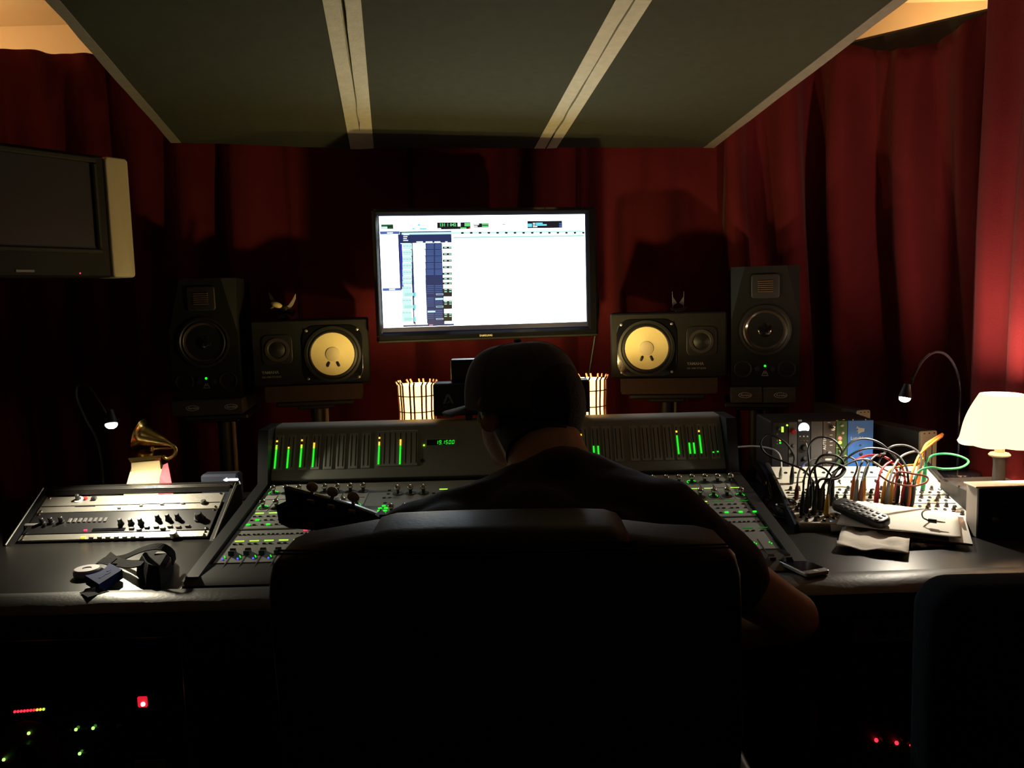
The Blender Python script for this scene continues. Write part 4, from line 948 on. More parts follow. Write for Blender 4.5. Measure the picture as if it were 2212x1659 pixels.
mb = MB(); body = [PZ(x, y, DZ + .026) for x, y in ((312, 1192), (336, 1193), (372, 1192), (370, 1214), (346, 1246), (316, 1246), (306, 1230), (296, 1218))]
n = len(body); lo = [V((p.x + (q.x - p.x) * 1.08, p.y + (q.y - p.y) * 1.08, DZ + .001)) for q in body]; mid = [(a + V((b.x, b.y, b.z))) / 2 + ((a - p).normalized() * .004) for a, b in zip(body, lo)]
tp = [p + V((0, 0, .018)) + (q - p) * .72 + V((0, 0, .006 if i % 2 else .0)) for i, q in enumerate(body)]
mb.add(tp + body + lo, [tuple(range(n)), tuple(range(2 * n, 3 * n))] + [(k * n + i, k * n + (i + 1) % n, (k + 1) * n + (i + 1) % n, (k + 1) * n + i) for k in range(2) for i in range(n)]); mb.build('pouch_body', M_strap, t, smooth=20)
S_ = lambda pts: crom([PZ(x, y, DZ + z) for x, y, z in pts], 7)
MB().ribbon(S_([(376, 1214, .03), (372, 1196, .06), (352, 1182, .075), (326, 1182, .07), (300, 1190, .045), (270, 1203, .02), (246, 1208, .010), (236, 1206, .004)]), (0, .009, .004), .0012).build('strap', M_strap, t)
MB().ribbon(S_([(232, 1200, .004), (250, 1212, .016), (272, 1218, .02), (294, 1218, .03), (312, 1214, .04)]), (.002, .014, .004), .0012).build('strap', M_strap, t)
MB().ribbon(S_([(205, 1220, .006), (222, 1210, .018), (244, 1214, .022)]), (.004, .012, .004), .0012).build('strap', M_strap, t)
MB().tube(S_([(344, 1240, .018), (360, 1222, .03), (376, 1196, .034)]), .0035, 8).build('side_rod', mat('red_brown_lacquer', (.16, .05, .035), .3, nscale=30, namt=.2), t)
MB().box(PZ(352, 1196, DZ + .046), (.034, .018, .006), .002).build('buckle', M_silver, t)
MB().ball(PZ(344, 1239, DZ + .022), .006, 10).build('buckle_stud', M_chrome, t)
p = PZ(205, 1278, DZ + .004)
t = thing('torn_card', 'small torn dark card by the desk edge below the blue dispenser', 'card', (p.x, p.y, DZ))
q = [PZ(x, y, DZ + z) for x, y, z in ((172, 1280, .016), (205, 1268, .02), (236, 1277, .012), (190, 1290, .017))]
mb = MB(); mb.add(q + [a - V((0, 0, .0015)) for a in q], [(0, 1, 2, 3), (4, 5, 6, 7)] + [(i, (i + 1) % 4, 4 + (i + 1) % 4, 4 + i) for i in range(4)]); mb.build('card_sheet', M_strap, t, smooth=0)

# ------------------------------------------------------------------ basket lamps and boxes behind the console
def basket(label, px, Y, ptop, rpx):
    zt = PY(px, ptop, Y).z; c = PY(px, ptop, Y); R = rpx / FPX * Y; z0 = .812; H = zt - z0
    o = thing('basket_lamp', label, 'lamp', (c.x, Y, .81), 'small basket-shade lamps behind the console')
    prof = lambda h: R * (.99 - .10 * math.exp(-((h - .66) / .22) ** 2) + .10 * (1 - h))
    mb = MB(T(c.x, Y, z0 + .02)); Hs = H - .02
    o2 = mb.lathe([(prof(i / 14), Hs * i / 14) for i in range(15)], 32, close=False).build('paper_shade', glow('amber_paper_glow', (1.0, .55, .17), 4.5), o)
    so = o2.modifiers.new('paper thickness', 'SOLIDIFY'); so.thickness = .0015
    n = 20
    for k in range(n):
        a = 2 * math.pi * k / n + .07 * math.sin(k * 3.3)
        pts = [(c.x + (prof(h) + .0035) * math.cos(a), Y + (prof(h) + .0035) * math.sin(a), z0 + .02 + Hs * h) for h in [i / 9 for i in range(10)]]
        e = pts[-1]; pts.append((c.x + (prof(1) + .009) * math.cos(a + .05), Y + (prof(1) + .009) * math.sin(a + .05), zt + .010))
        MB().tube(pts, .0029, 6).build('wicker_rib', M_wick, o)
    for h in (.70, .88):
        MB().tube([(c.x + (prof(h) + .005) * math.cos(i * math.pi / 16), Y + (prof(h) + .005) * math.sin(i * math.pi / 16), z0 + .02 + Hs * h) for i in range(33)], .0018, 6).build('wicker_hoop', M_wick, o)
    MB(T(c.x, Y, z0)).lathe([(R * 1.1, 0), (R * 1.1, .018), (R * .5, .022)], 24).build('base', M_wick, o)
    MB(T(c.x, Y, 0)).lathe([(.002, zt - .012), (.022, zt - .028), (.026, zt - .045), (.015, zt - .075), (.012, zt - .10)], 16).build('bulb', glow('warm_bulb', (1.0, .75, .42), 40.0), o)
    lamp_light('bulb_light', 'POINT', (c.x, Y, zt - .008), 7.5, (1.0, .75, .27), o, .012)
basket('glowing basket lamp left of the black box on the console', 900, 2.495, 830, 40)
basket('glowing basket lamp right of the black box, half behind the cap', 1270, 2.495, 818, 39)

bx0, bx1 = PY(936, 865, 2.37), PY(1274, 860, 2.37)
zt_, zb_ = PY(990, 828, 2.37).z, PY(990, 905, 2.37).z
BZ = PY(1072, 912, 2.345).z + .004
t = thing('rack_box', 'wide black box with a pale triangular emblem on top of the console', 'audio unit', ((bx0.x + bx1.x) / 2, 2.42, BZ))
MB().box(((bx0.x + bx1.x) / 2, 2.405, (zt_ + BZ + .014) / 2), (bx1.x - bx0.x, .07, zt_ - BZ - .014), .004).build('housing', M_blk, t)
for x in (bx0.x + .10, bx1.x - .10): MB().box((x, 2.39, BZ + .007), (.022, .04, .014), .002).build('foot', M_rub, t)
F = frame(PY(968, 862, 2.3685), (1, 0, .026), (0, 0, 1)); k_ = 2.369 / FPX
mb = MB(F); L_ = [(-12, -10), (-4, 9), (-1.5, 11), (1.5, 11), (4, 9), (12, -10), (7, -10), (1.2, 4), (0, 5.2), (-1.2, 4), (-7, -10)]
mb.prism([(x * k_, y * k_) for x, y in L_], 0, .0012); mb.prism([(x * k_, y * k_) for x, y in [(-5.5, -9), (2, -4.5), (4, -7.5), (1.5, -8)]], 0, .0012); mb.build('emblem', M_greyp, t, smooth=0)
text('APOGEE', .0085, F @ T(0, -17 * k_, .0006), 'logo_lettering', mat('dim_grey_print', (.10, .09, .09), .6, nscale=40, namt=.1), t, space=1.1)
tx0, tx1 = PY(973, 800, 2.385), PY(1228, 790, 2.385); z2 = PY(1000, 777, 2.385).z
t = thing('small_speaker_box', 'smaller black box stacked on the wide emblem box behind the cap', 'audio unit', ((tx0.x + tx1.x) / 2, 2.45, zt_))
MB().box(((tx0.x + tx1.x) / 2, 2.412, (zt_ + z2) / 2 + .001), (tx1.x - tx0.x, .056, z2 - zt_ - .002), .003).build('housing', M_blk, t)
MB().box(((tx0.x + tx1.x) / 2, 2.383, (zt_ + z2) / 2), (tx1.x - tx0.x - .02, .004, z2 - zt_ - .02), .001).build('front_grille', M_blkm, t)
# ------------------------------------------------------------------ sloped synthesizer panel on the right
fL, fR = PZ(1655, 1135, DZ + .028), PY(2090, 1137, 1.985)
MZ0, MZ1 = DZ + .030, DZ + .115
mF = V((.855, 2.0, MZ0)); mB = V((.925, 2.325, MZ1))
a0, a1 = PY(1700, 1140, 2.01), PY(2086, 1132, 1.99)
b1 = PY(1998, 1006, 2.325); b0 = PY(1672, 1010, 2.34)
ang = math.atan2(a1.y - a0.y, a1.x - a0.x)
SW_ = .43
o_ = V((b1.x, b1.y, b1.z)); ux = V((1, -.10, 0)).normalized()
o_f = V((a1.x, a1.y, a1.z))
MF = frame(o_, ux, V((ux.y * -1, ux.x, (o_.z - o_f.z) / (o_.y - o_f.y))))   # u right, v up-slope, origin back-right corner
ML = .345; o_z0 = o_.z
def mq(px, py, z=0): return pix_on(MF, px, py, z)
sy = thing('synth_panel', 'sloped cream synthesizer panel crowded with knobs and patch sockets under the right gooseneck light', 'synthesizer', (1.0, 2.2, DZ))
MB(MF).box((-SW_ / 2, -ML / 2, -.003), (SW_, ML, .006), .0015).build('panel_face', M_panel, sy)
MB(MF).box((-SW_ / 2, -ML / 2, -.022), (SW_ + .006, ML + .004, .032), .003).build('case', M_blkm, sy)
for x in (.006, -SW_ - .006): MB(MF).box((x, -ML / 2 - .01, -.008), (.012, ML + .03, .040), .003).build('side_rail', M_blkm, sy)
MB(MF).box((-SW_ / 2, -ML - .006, -.010), (SW_ + .02, .010, .034), .002).build('front_rail', M_alu, sy)
for sx in (-.03, -SW_ + .03):
    q = MF @ V((sx, -ML * .12, -.04)); MB().box((q.x, q.y, (q.z + DZ) / 2), (.02, .10, q.z - DZ), .003).build('foot', M_blkm, sy)
mk = MB().lathe([(.0058, 0), (.0054, .003), (.0042, .004), (.0038, .010), (.0028, .011)], 10).mesh('knob', M_blk)
mj = MB().lathe([(.0046, 0), (.0046, .002), (.0030, .0026), (.0028, .0006), (.0004, .0006)], 10, close=False).mesh('socket', M_blkm)
msd = MB().box((0, 0, .001), (.0024, .018, .002)).mesh('slider_slot', M_slot)
rows_k = [-.330, -.312, -.296, -.270, -.252, -.220, -.202, -.172, -.154]
for r, v in enumerate(rows_k):
    for i in range(19):
        u = -.018 - i * .0215 - (.010 if r % 2 else 0)
        if r in (0, 2, 4, 6, 8): put(mk if (i + r) % 4 else mj, 'knob' if (i + r) % 4 else 'socket', sy, MF @ T(u, v, 0))
        else: put(mj if (i * 7 + r) % 3 else mk, 'socket' if (i * 7 + r) % 3 else 'knob', sy, MF @ T(u, v, 0))
for v in (-.236, -.283, -.187): MB(MF).box((-SW_ / 2, v, .0006), (SW_ - .02, .0022, .0012)).build('printed_band', M_blkm, sy)
for i in range(12):
    put(msd, 'slider_slot', sy, MF @ T(-.04 - i * .032, -.110, 0))
    MB(MF).box((-.04 - i * .032, -.110 + .006 * math.sin(i * 2.1), .004), (.006, .004, .007), .001).build('slider_cap', M_blk, sy)
for i in range(15): put(mj, 'socket', sy, MF @ T(-.03 - i * .026, -.045, 0))
for i in range(3): MB(MF).box((-.07 - i * .13, -.075, .0006), (.09, .0018, .001)).build('printed_band', M_blkm, sy)
for k, (px, py) in enumerate(((2030, 1058), (2012, 1068))): p = mq(px, py); MB(MF).ball((p.x, p.y, .001), .003, 6).build('indicator_dot', E_led_w, sy)
# rear shelf block raising the small rack
lf = frame(PY(1775, 985, 2.40), (1, -.02, 0), (0, 0, 1))
c = [pix_on(lf, *p) for p in ((1664, 912), (1885, 903), (1886, 1058), (1664, 1062))]
lx0, lx1, ly1 = c[0].x, c[1].x, (c[0].y + c[1].y) / 2; ly0 = DZ + .012 - lf.translation.z
lb = lthing('module_rack', 'small rack of coloured audio modules with a blue front panel at its right', 'audio unit', lf)
MB().box(((lx0 + lx1) / 2, (ly0 + ly1) / 2, -.08), (lx1 - lx0, ly1 - ly0, .15), .004).build('housing', M_blkm, lb)
for x in (lx0 + .03, lx1 - .03): MB().box((x, ly0 - .006, -.08), (.02, .012, .1), .002).build('foot', M_rub, lb)
def lq(px, py): return pix_on(lf, px, py)
def module(name, p0, p1, m):
    x0, x1 = lq(p0, 960).x, lq(p1, 960).x
    return MB().box(((x0 + x1) / 2, (ly0 + ly1) / 2, .001), (x1 - x0 - .0012, ly1 - ly0 - .006, .008), .001).build(name, m, lb)
m1 = module('module_panel', 1666, 1702, M_blk); m1b = module('module_panel', 1702, 1721, M_gunm); m2 = module('module_panel', 1721, 1750, M_blkm)
m3 = module('module_panel', 1750, 1776, M_gunm); m4 = module('module_panel', 1776, 1804, M_brownp); m5 = module('module_panel', 1804, 1829, M_green); m6 = module('module_panel', 1829, 1885, M_blue)
Zf = .005
def dot(par, px, py, r, m, nm, h=.003): p = lq(px, py); return MB().lathe([(r, 0), (r * .95, h * .7), (r * .6, h)], 14, (p.x, p.y, Zf)).build(nm, m, par)
dot(m1, 1699, 918, .0028, E_lcd, 'status_light'); p = lq(1689, 927); MB().box((p.x, p.y, Zf + .001), (.006, .016, .002)).build('level_bar', E_lcd, m1)
dot(m1, 1684, 950, .003, E_led_y, 'status_light'); dot(m1, 1684, 956, .003, E_led_g, 'status_light'); dot(m1, 1681, 926, .0045, M_gunm, 'small_knob', .006)
for k in range(4): p = lq(1678, 937 + k * 7); MB().box((p.x, p.y, Zf + .0005), (.004, .003, .001)).build('print_mark', M_greyp, m1)
dot(m1b, 1711, 931, .0085, M_redk, 'red_knob', .012); dot(m1b, 1712, 962, .006, M_gunm, 'small_knob', .008); dot(m1b, 1711, 980, .006, M_btn, 'small_knob', .008)
p = lq(1735, 924); R_ = .0158; pts = [(p.x + R_ * math.cos(a), p.y + R_ * math.sin(a)) for a in [math.radians(-32 + i * 244 / 18) for i in range(19)]]
MB().prism(pts, Zf - .001, Zf + .002).build('meter_window', glow('meter_white', (.75, .86, 1.0), 1.8), m2); MB().box((p.x, p.y - .0075, Zf + .003), (.016, .0012, .001)).build('meter_needle_base', M_gunm, m2)
for i in range(3): dot(m2, 1727 + i * 8, 942, .0022, M_white, 'print_mark', .001)
for i in range(3): p = lq(1728 + i * 7, 951); MB().box((p.x, p.y, Zf + .002), (.006, .002, .003)).build('toggle', M_chrome, m2)
M_ = T(lq(1736, 966).x, lq(1736, 966).y, Zf); MB(M_).lathe([(.010, 0), (.009, .010), (.007, .012)], 16).build('large_knob', M_blk, m2); p = lq(1739, 960); MB().box((p.x, p.y, Zf + .0125), (.0016, .016, .001), 0, Matrix.Rotation(.3, 3, 'Z')).build('pointer_mark', M_white, m2)
dot(m2, 1734, 1004, .0035, glow('vivid_blue_led', (.05, .08, 1), 4.0), 'blue_light'); dot(m2, 1736, 989, .006, M_btn, 'small_knob', .008)
for py in (907, 905): pass
p = lq(1727, 908); MB().box((p.x, p.y, Zf), (.010, .005, .002)).build('print_mark', M_white, m2)
p = lq(1795, 923); MB().lathe([(.0078, 0), (.0072, .012), (.005, .013)], 18, (p.x, p.y, Zf)).build('round_knob', M_chrome, m4)
for k, (px, py) in enumerate(((1789, 912), (1794, 939), (1794, 953), (1794, 961))): p = lq(px, py); MB().box((p.x, p.y, Zf + .0003), (.008, .0022, .001)).build('print_mark', M_white, m4)
text('AUTEQ', .0115, T(lq(1780, 956).x, lq(1780, 956).y, Zf + .0002) @ Rz(90), 'panel_lettering', M_white, m4, bold=.0003, space=1.15)
p = lq(1789, 977); MB().lathe([(.006, 0), (.0055, .008)], 14, (p.x, p.y, Zf)).build('small_knob', M_silver, m4)
p = lq(1788, 992); MB().pillow(rrect(.020, .006, .003, 4, p.x, p.y), Zf - .001, Zf + .001, .0005, 'Z', 2).build('logo_badge', M_white, m4)
for px, py in ((1817, 918), (1818, 934), (1813, 966), (1813, 974)): dot(m5, px, py, .0045, M_cream, 'cream_knob', .008)
dot(m5, 1813, 946, .005, glow('hot_red_led', (1, .06, .05), 6), 'red_light'); dot(m5, 1813, 955, .005, glow('hot_amber_led', (1, .40, .05), 5), 'amber_light')
for px, py in ((1807, 908), (1821, 906), (1807, 966), (1824, 966), (1825, 983)): p = lq(px, py); MB().box((p.x, p.y, Zf + .0003), (.006, .002, .001)).build('print_mark', mat('yellow_print', (.6, .6, .15), .6, nscale=40, namt=.05), m5)
F = lq(1857, 928); k_ = 2.4 / FPX
mb = MB(T(F.x, F.y, 0)); mb.prism([(x * k_, y * k_) for x, y in [(-8, 9), (-3, 5), (9, 3), (8, -4), (3, -5), (-5, -9), (-5, -3), (-8, -3), (-8, -1), (-5, -1), (-5, 3), (-10, 3), (-10, 5), (-8, 5)]], Zf - .0005, Zf + .001); mb.build('emblem', M_white, m6, smooth=0)
text('Lunchbox', .0135, T(lq(1856, 946).x, lq(1856, 946).y, Zf + .0002), 'panel_lettering', M_white, m6, bold=.0001)
for px, py, m in ((1857, 961, M_btn), (1858, 980, M_blk)): dot(m6, px, py, .003 if py < 970 else .005, m, 'socket')
dot(m6, 1857, 973, .0016, E_led_r, 'red_light'); 
for px in (1841, 1868): dot(m6, px, 906, .0018, M_silver, 'panel_screw', .001)

# cream-fronted boxes
def slotbox(label, F, w, h, dp, slots):
    o = lthing('power_supply', label, 'audio unit', F, 'cream-fronted boxes')
    MB().box((0, h / 2, -dp / 2 - .004), (w * .97, h * .99, dp), .003).build('housing', mat('dark_grey_case', (.045, .043, .042), .6, nscale=50, namt=.1), o)
    MB().pillow(rrect(w, h, .006, 4, 0, h / 2), -.008, .003, .003, 'Z').build('front_plate', M_cream, o)
    for s in slots:
        MB().box((s, h * .48, .0028), (.0035, h * .62, .002), .0008).build('vent_slot', M_btn, o)
    for s in (-1, 0, 1): MB().box((s * w * .3, h - .006, .003), (.005, .003, .001)).build('screw_notch', M_btn, o)
    return o
p = PY(2004, 1005, 2.40); zt2 = PY(2007, 931, 2.40).z
slotbox('cream-fronted upright box with two vent slots behind the synth panel', T(p.x, 2.40, DZ) @ Rz(16) @ Rx(90), .058, zt2 - DZ, .22, (-.011, .011))
p = PY(1866, 900, 2.56); zt2 = PY(1866, 886, 2.56).z
slotbox('cream-fronted upright box peeking up behind the blue module', T(p.x, 2.56, DZ) @ Rz(16) @ Rx(90), .045, zt2 - DZ, .22, (-.009, .009))

# right gooseneck
GB = PY(2068, 1018, 2.33); GB = V((GB.x, GB.y, DZ)); GH = PY(1955, 857, 2.17)
g = thing('gooseneck_lamp', 'thin black gooseneck lamp arching over the synth panel with a lit white tip', 'lamp', GB)
zb2 = PY(2068, 1012, 2.33).z
MB(T(GB.x, GB.y, 0)).lathe([(.066, DZ), (.066, zb2 - .022), (.060, zb2 - .008), (.016, zb2 - .002)], 28).build('base', M_blkg, g)
p = PY(2096, 1032, 2.28); MB().ball((p.x, 2.268, p.z), .005, 8).build('base_button', M_silver, g)
pts = crom([V((GB.x, GB.y, zb2 - .004)), PY(2071, 960, 2.33), PY(2072, 900, 2.33), PY(2074, 840, 2.31), PY(2064, 795, 2.28), PY(2043, 766, 2.25), PY(2018, 761, 2.22), PY(1994, 778, 2.20), PY(1976, 808, 2.18), PY(1966, 836, 2.17)], 8)
MB().tube(pts, .0036, 8).build('flexible_neck', M_blkg, g)
dd = (MF @ V((-.17, -.20, 0)) - GH).normalized()
MB().cone(GH - dd * .034, GH + dd * .002, .008, .017, 16).build('head', M_blkm, g)
MB().ball(GH + dd * .004, .0145, 14, (1, 1, .75)).build('bulb', glow('white_bulb', (1, .93, .84), 16), g)
LAMP_R = lamp_light('lamp_beam', 'SPOT', GH + dd * .02, 9.0, (1.0, .90, .72), g, .010, MF @ V((-.17, -.20, 0)), 140, .5)

# black-faced equipment box and shaded table lamp
bf = frame(PY(2160, 1120, 1.93), (1, .0, 0), (0, 0, 1)); 
x0 = pix_on(bf, 2111, 1100).x; y1 = pix_on(bf, 2160, 1049).y; y0 = DZ - bf.translation.z
q = lthing('equipment_box', 'black-faced equipment box with a pale top edge on the right end of the desk', 'audio unit', bf)
xw = .30
MB().box((x0 + xw / 2, (y0 + y1 - .004) / 2, -.025), (xw, y1 - y0 - .004, .05), .002).build('housing', mat('pale_grey_side', (.36, .33, .29), .5, nscale=40, namt=.08), q)
MB().box((x0 + xw / 2 + .001, (y0 + y1) / 2 - .002, .001), (xw, y1 - y0 - .008, .004), .001).build('front_panel', mat('blue_black_panel', (.010, .013, .022), .5, nscale=40, namt=.2), q)
MB().box((x0 + xw / 2 - .003, y1 - .002, -.022), (xw + .01, .004, .055), .001).build('top_plate', mat('pale_beige_edge', (.62, .52, .36), .5, nscale=40, namt=.05), q)
MB().lathe([(.007, 0), (.0065, .006), (.005, .007)], 14, (pix_on(bf, 2147, 1122).x, pix_on(bf, 2147, 1122).y, .003)).build('knob', M_gunm, q)
for px, py, ww in ((2155, 1066, .05), (2128, 1081, .016), (2170, 1085, .022), (2130, 1104, .018), (2176, 1104, .014), (2150, 1141, .07), (2125, 1148, .014), (2146, 1148, .012)): p = pix_on(bf, px, py); MB().box((p.x, p.y, .0035), (ww, .0022, .001)).build('print_mark', mat('faint_grey_print', (.035, .036, .04), .6, nscale=40, namt=.1), q)
LX = PY(2157, 1040, 2.10)
rz_ = PY(2157, 1046, 2.10).z
t = thing('riser_shelf', 'dark riser block under the shaded table lamp', 'shelf', (LX.x, 2.12, DZ))
MB().box((LX.x - .02, 2.12, (rz_ + DZ) / 2), (.17, .14, rz_ - DZ), .004).build('riser_block', M_blkm, t)
t = thing('table_lamp', 'small table lamp with a glowing cream cloth shade on a dark stem', 'lamp', (LX.x, 2.10, rz_))
o3 = (LX.x, 2.10, 0); zz = lambda py: PY(2157, py, 2.10).z
MB(T(*o3)).lathe([(.020, rz_), (.020, rz_ + .004), (.016, rz_ + .007)], 20).build('base_ring', M_cream, t)
MB(T(*o3)).lathe([(.0155, rz_ + .006), (.0145, zz(1005)), (.0150, zz(992)), (.019, zz(985))], 18).build('stem', mat('dark_grey_wood', (.04, .04, .038), .5, nscale=30, namt=.2), t)
MB(T(*o3)).lathe([(.024, zz(985)), (.026, zz(982)), (.022, zz(978)), (.012, zz(977))], 20).build('drip_collar', mat('pale_grey_wood', (.5, .46, .40), .5, nscale=40, namt=.05), t)
MB(T(*o3)).cone((0, 0, zz(978)), (0, 0, zz(940)), .0118, n=14).build('candle_tube', M_cream, t)
zs0, zs1 = zz(955), zz(851)
def shade(u, v):
    a = 2 * math.pi * u; hh = v; r = .094 - .044 * hh ** .9 - .010 * math.sin(math.pi * hh) * -1 + .004 * math.exp(-hh * 18)
    r *= 1 + .012 * math.cos(8 * a) * (1 - hh)
    return (LX.x + r * math.cos(a), 2.10 + r * math.sin(a), zs0 + (zs1 - zs0) * hh - .003 * (1 - hh) * abs(math.cos(4 * a)))
o = MB().grid(shade, 48, 14).build('cloth_shade', glow('cream_cloth_glow', (1.0, .76, .46), 1.6), t, smooth=80)
so = o.modifiers.new('cloth thickness', 'SOLIDIFY'); so.thickness = .0016
MB(T(*o3)).lathe([(.006, zz(925)), (.02, zz(905)), (.021, zz(893)), (.012, zz(880)), (.001, zz(875))], 16).build('bulb', glow('warm_bulb', (1, .75, .42), 40), t)
lamp_light('bulb_light', 'POINT', (LX.x, 2.10, zs1 - .020), 19.0, (1, .62, .42), t, .02)
lamp_light('bulb_light', 'POINT', (LX.x, 2.10, zs0 + .004), 9.0, (1, .60, .36), t, .012)

# ------------------------------------------------------------------ patch cables
M_c = {k: mat('cable_' + k, c, .55, nscale=50, namt=.1) for k, c in dict(black=(.007, .007, .007), grey=(.22, .21, .19), olive=(.02, .018, .012), red=(.50, .02, .03), orange=(.75, .20, .03), yellow=(.65, .36, .03), green=(.02, .33, .12), brown=(.20, .05, .02), white=(.55, .53, .48)).items()}
def cable(label, col, pts, boots=(), r=.0028, bl=.045, bcol=None, tail=True):
    """pts: (px, py, Y); boots: which ends carry a plug standing on the synth panel"""
    P = [PY(*p) for p in pts]
    o = thing('patch_cable', label, 'cable', P[0], 'patch cables in the synth panel')
    MB().tube(crom(P, 7), r, 8).build('cord', M_c[col], o)
    for e in boots:
        q = P[0] if e == 0 else P[-1]; n = MF.to_3x3() @ V((0, 0, 1)); base = mq(*pts[0 if e == 0 else -1][:2])
        loc = MF.inverted() @ q; foot = MF @ V((min(-.004, max(-SW_ + .004, loc.x)), min(-.006, max(-ML + .004, loc.y)), .0008))
        ax = (q - foot); l = ax.length; ax.normalize()
        mb = MB(); mb.cone(foot, foot + ax * .006, .0046, .0046, 10); mb.cone(foot + ax * .004, foot + ax * l * .45, .0058, .0062, 12); mb.cone(foot + ax * l * .45, q, .0062, r * 1.25, 12)
        mb.build('plug', M_c[bcol or col], o)
    return o
c = cable
c('black patch cable looping furthest left past the small rack', 'black', [(1757, 1040, 2.12), (1735, 1015, 2.16), (1695, 998, 2.2), (1655, 980, 2.22), (1643, 955, 2.22), (1660, 938, 2.22), (1695, 955, 2.22), (1715, 985, 2.22), (1712, 1010, 2.24)], (0, -1))
c('pale grey cable curving down at the left side of the module rack', 'white', [(1588, 966, 2.42), (1630, 964, 2.40), (1668, 970, 2.34), (1685, 985, 2.30), (1688, 1010, 2.28)], (-1,), .0026)
c('black patch cable arching high in front of the brown module', 'black', [(1752, 1050, 2.1), (1748, 1000, 2.12), (1747, 965, 2.14), (1768, 945, 2.15), (1800, 950, 2.15), (1818, 975, 2.16), (1815, 1005, 2.18), (1800, 1020, 2.2)], (0,))
c('olive patch cable bowing over the middle of the left plug cluster', 'olive', [(1768, 1055, 2.09), (1760, 1010, 2.1), (1775, 985, 2.11), (1805, 984, 2.11), (1822, 1000, 2.11), (1815, 1025, 2.1), (1785, 1040, 2.09), (1775, 1056, 2.08)], (0, -1), .0032)
c('black patch cable running from the left plugs up to the blue panel', 'black', [(1779, 1052, 2.09), (1790, 1020, 2.11), (1815, 985, 2.13), (1840, 955, 2.15), (1872, 948, 2.16), (1905, 960, 2.16), (1935, 990, 2.15), (1945, 1012, 2.13), (1942, 1036, 2.10)], (0, -1))
c('black patch cable sagging just below the high arch at the blue panel', 'black', [(1791, 1056, 2.08), (1805, 1022, 2.1), (1832, 988, 2.12), (1865, 970, 2.13), (1905, 970, 2.14), (1940, 985, 2.13), (1958, 1010, 2.1), (1962, 1040, 2.08)], (0, -1))
c('grey patch cable wound tight among the left plugs', 'olive', [(1745, 1058, 2.07), (1752, 1020, 2.08), (1775, 1000, 2.09), (1810, 1003, 2.09), (1826, 1015, 2.09), (1808, 1034, 2.07), (1772, 1036, 2.07), (1762, 1060, 2.06)], (0, -1), .003)
c('dark cable with a rust plug at the far left of the synth panel', 'black', [(1722, 1048, 2.15), (1726, 1020, 2.18), (1740, 1000, 2.2), (1770, 990, 2.22), (1785, 1004, 2.24)], (0,), .0026, bcol='brown')
c('yellow-booted patch cable at the front of the left plugs', 'black', [(1788, 1068, 2.05), (1796, 1030, 2.07), (1825, 1005, 2.1), (1862, 992, 2.12), (1875, 1006, 2.14), (1868, 1030, 2.12)], (0, -1), .0026, bcol='yellow')
c('black patch cable dropping straight between the left plugs', 'black', [(1735, 1062, 2.06), (1738, 1030, 2.07), (1752, 1006, 2.09), (1780, 1012, 2.1), (1800, 1032, 2.09)], (0, -1), .0026)
c('orange-booted patch cable standing alone in the middle of the panel', 'grey', [(1845, 1030, 2.12), (1852, 1008, 2.13), (1842, 990, 2.14), (1815, 988, 2.15), (1795, 1000, 2.17)], (0,), .0026, bcol='orange')
c('grey patch cable beside the lone orange plug', 'grey', [(1852, 1036, 2.1), (1858, 1010, 2.12), (1868, 992, 2.14), (1890, 1000, 2.15), (1915, 1016, 2.14), (1960, 1030, 2.1)], (0,), .0028, bcol='grey')
c('brown-booted patch cable leaning against the grey plug', 'olive', [(1862, 1040, 2.09), (1872, 1008, 2.12), (1890, 985, 2.15), (1912, 980, 2.17)], (0,), .0026, bcol='brown')
c('red patch cable arched below the blue panel into a red plug', 'red', [(1844, 996, 2.2), (1870, 985, 2.2), (1900, 984, 2.18), (1925, 996, 2.15), (1940, 1022, 2.12)], (-1,), .0032)
c('red-plugged patch cable at the left of the colourful cluster', 'red', [(1897, 1038, 2.09), (1906, 1012, 2.11), (1925, 998, 2.13), (1948, 1008, 2.12), (1955, 1038, 2.09)], (0, -1), .0028)
c('yellow-plugged patch cable beside the red plug', 'yellow', [(1912, 1040, 2.09), (1925, 1014, 2.11), (1955, 1006, 2.12), (1985, 1002, 2.13), (1994, 990, 2.14)], (0,), .0026)
c('grey patch cable squeezed between yellow plugs', 'grey', [(1920, 1042, 2.08), (1932, 1006, 2.11), (1950, 984, 2.14), (1980, 975, 2.16), (1988, 988, 2.17)], (0,), .0028)
c('second yellow plug in the colourful cluster, on a brown cord', 'brown', [(1928, 1040, 2.09), (1940, 1020, 2.1), (1975, 1024, 2.08), (2002, 1030, 2.07), (2000, 1042, 2.06), (1970, 1050, 2.05), (1925, 1042, 2.05), (1898, 1025, 2.06)], (0,), .0026, bcol='yellow')
c('orange-plugged patch cable at the right of the cluster', 'orange', [(1966, 1044, 2.08), (1972, 1018, 2.1), (1985, 985, 2.14), (2005, 965, 2.17), (2035, 942, 2.2)], (0,), .0034)
c('black patch cable swept to the right over the red plugs', 'black', [(1974, 1046, 2.08), (1990, 1000, 2.12), (1982, 975, 2.15), (1955, 962, 2.17), (1925, 965, 2.17), (1905, 985, 2.17), (1895, 1008, 2.15)], (0,), .0028)
c('green patch cable making a wide loop at the right of the panel', 'green', [(2000, 1000, 2.15), (2012, 985, 2.16), (2040, 980, 2.16), (2072, 985, 2.15), (2092, 997, 2.14), (2075, 1010, 2.12), (2040, 1013, 2.11), (2010, 1010, 2.1), (1985, 1018, 2.1), (1976, 1036, 2.09)], (0, -1), .0030)
c('bright orange plug standing upright at the back of the panel', 'orange', [(1990, 985, 2.2), (2000, 962, 2.2), (2016, 950, 2.2), (2036, 938, 2.21)], (0,), .0044)

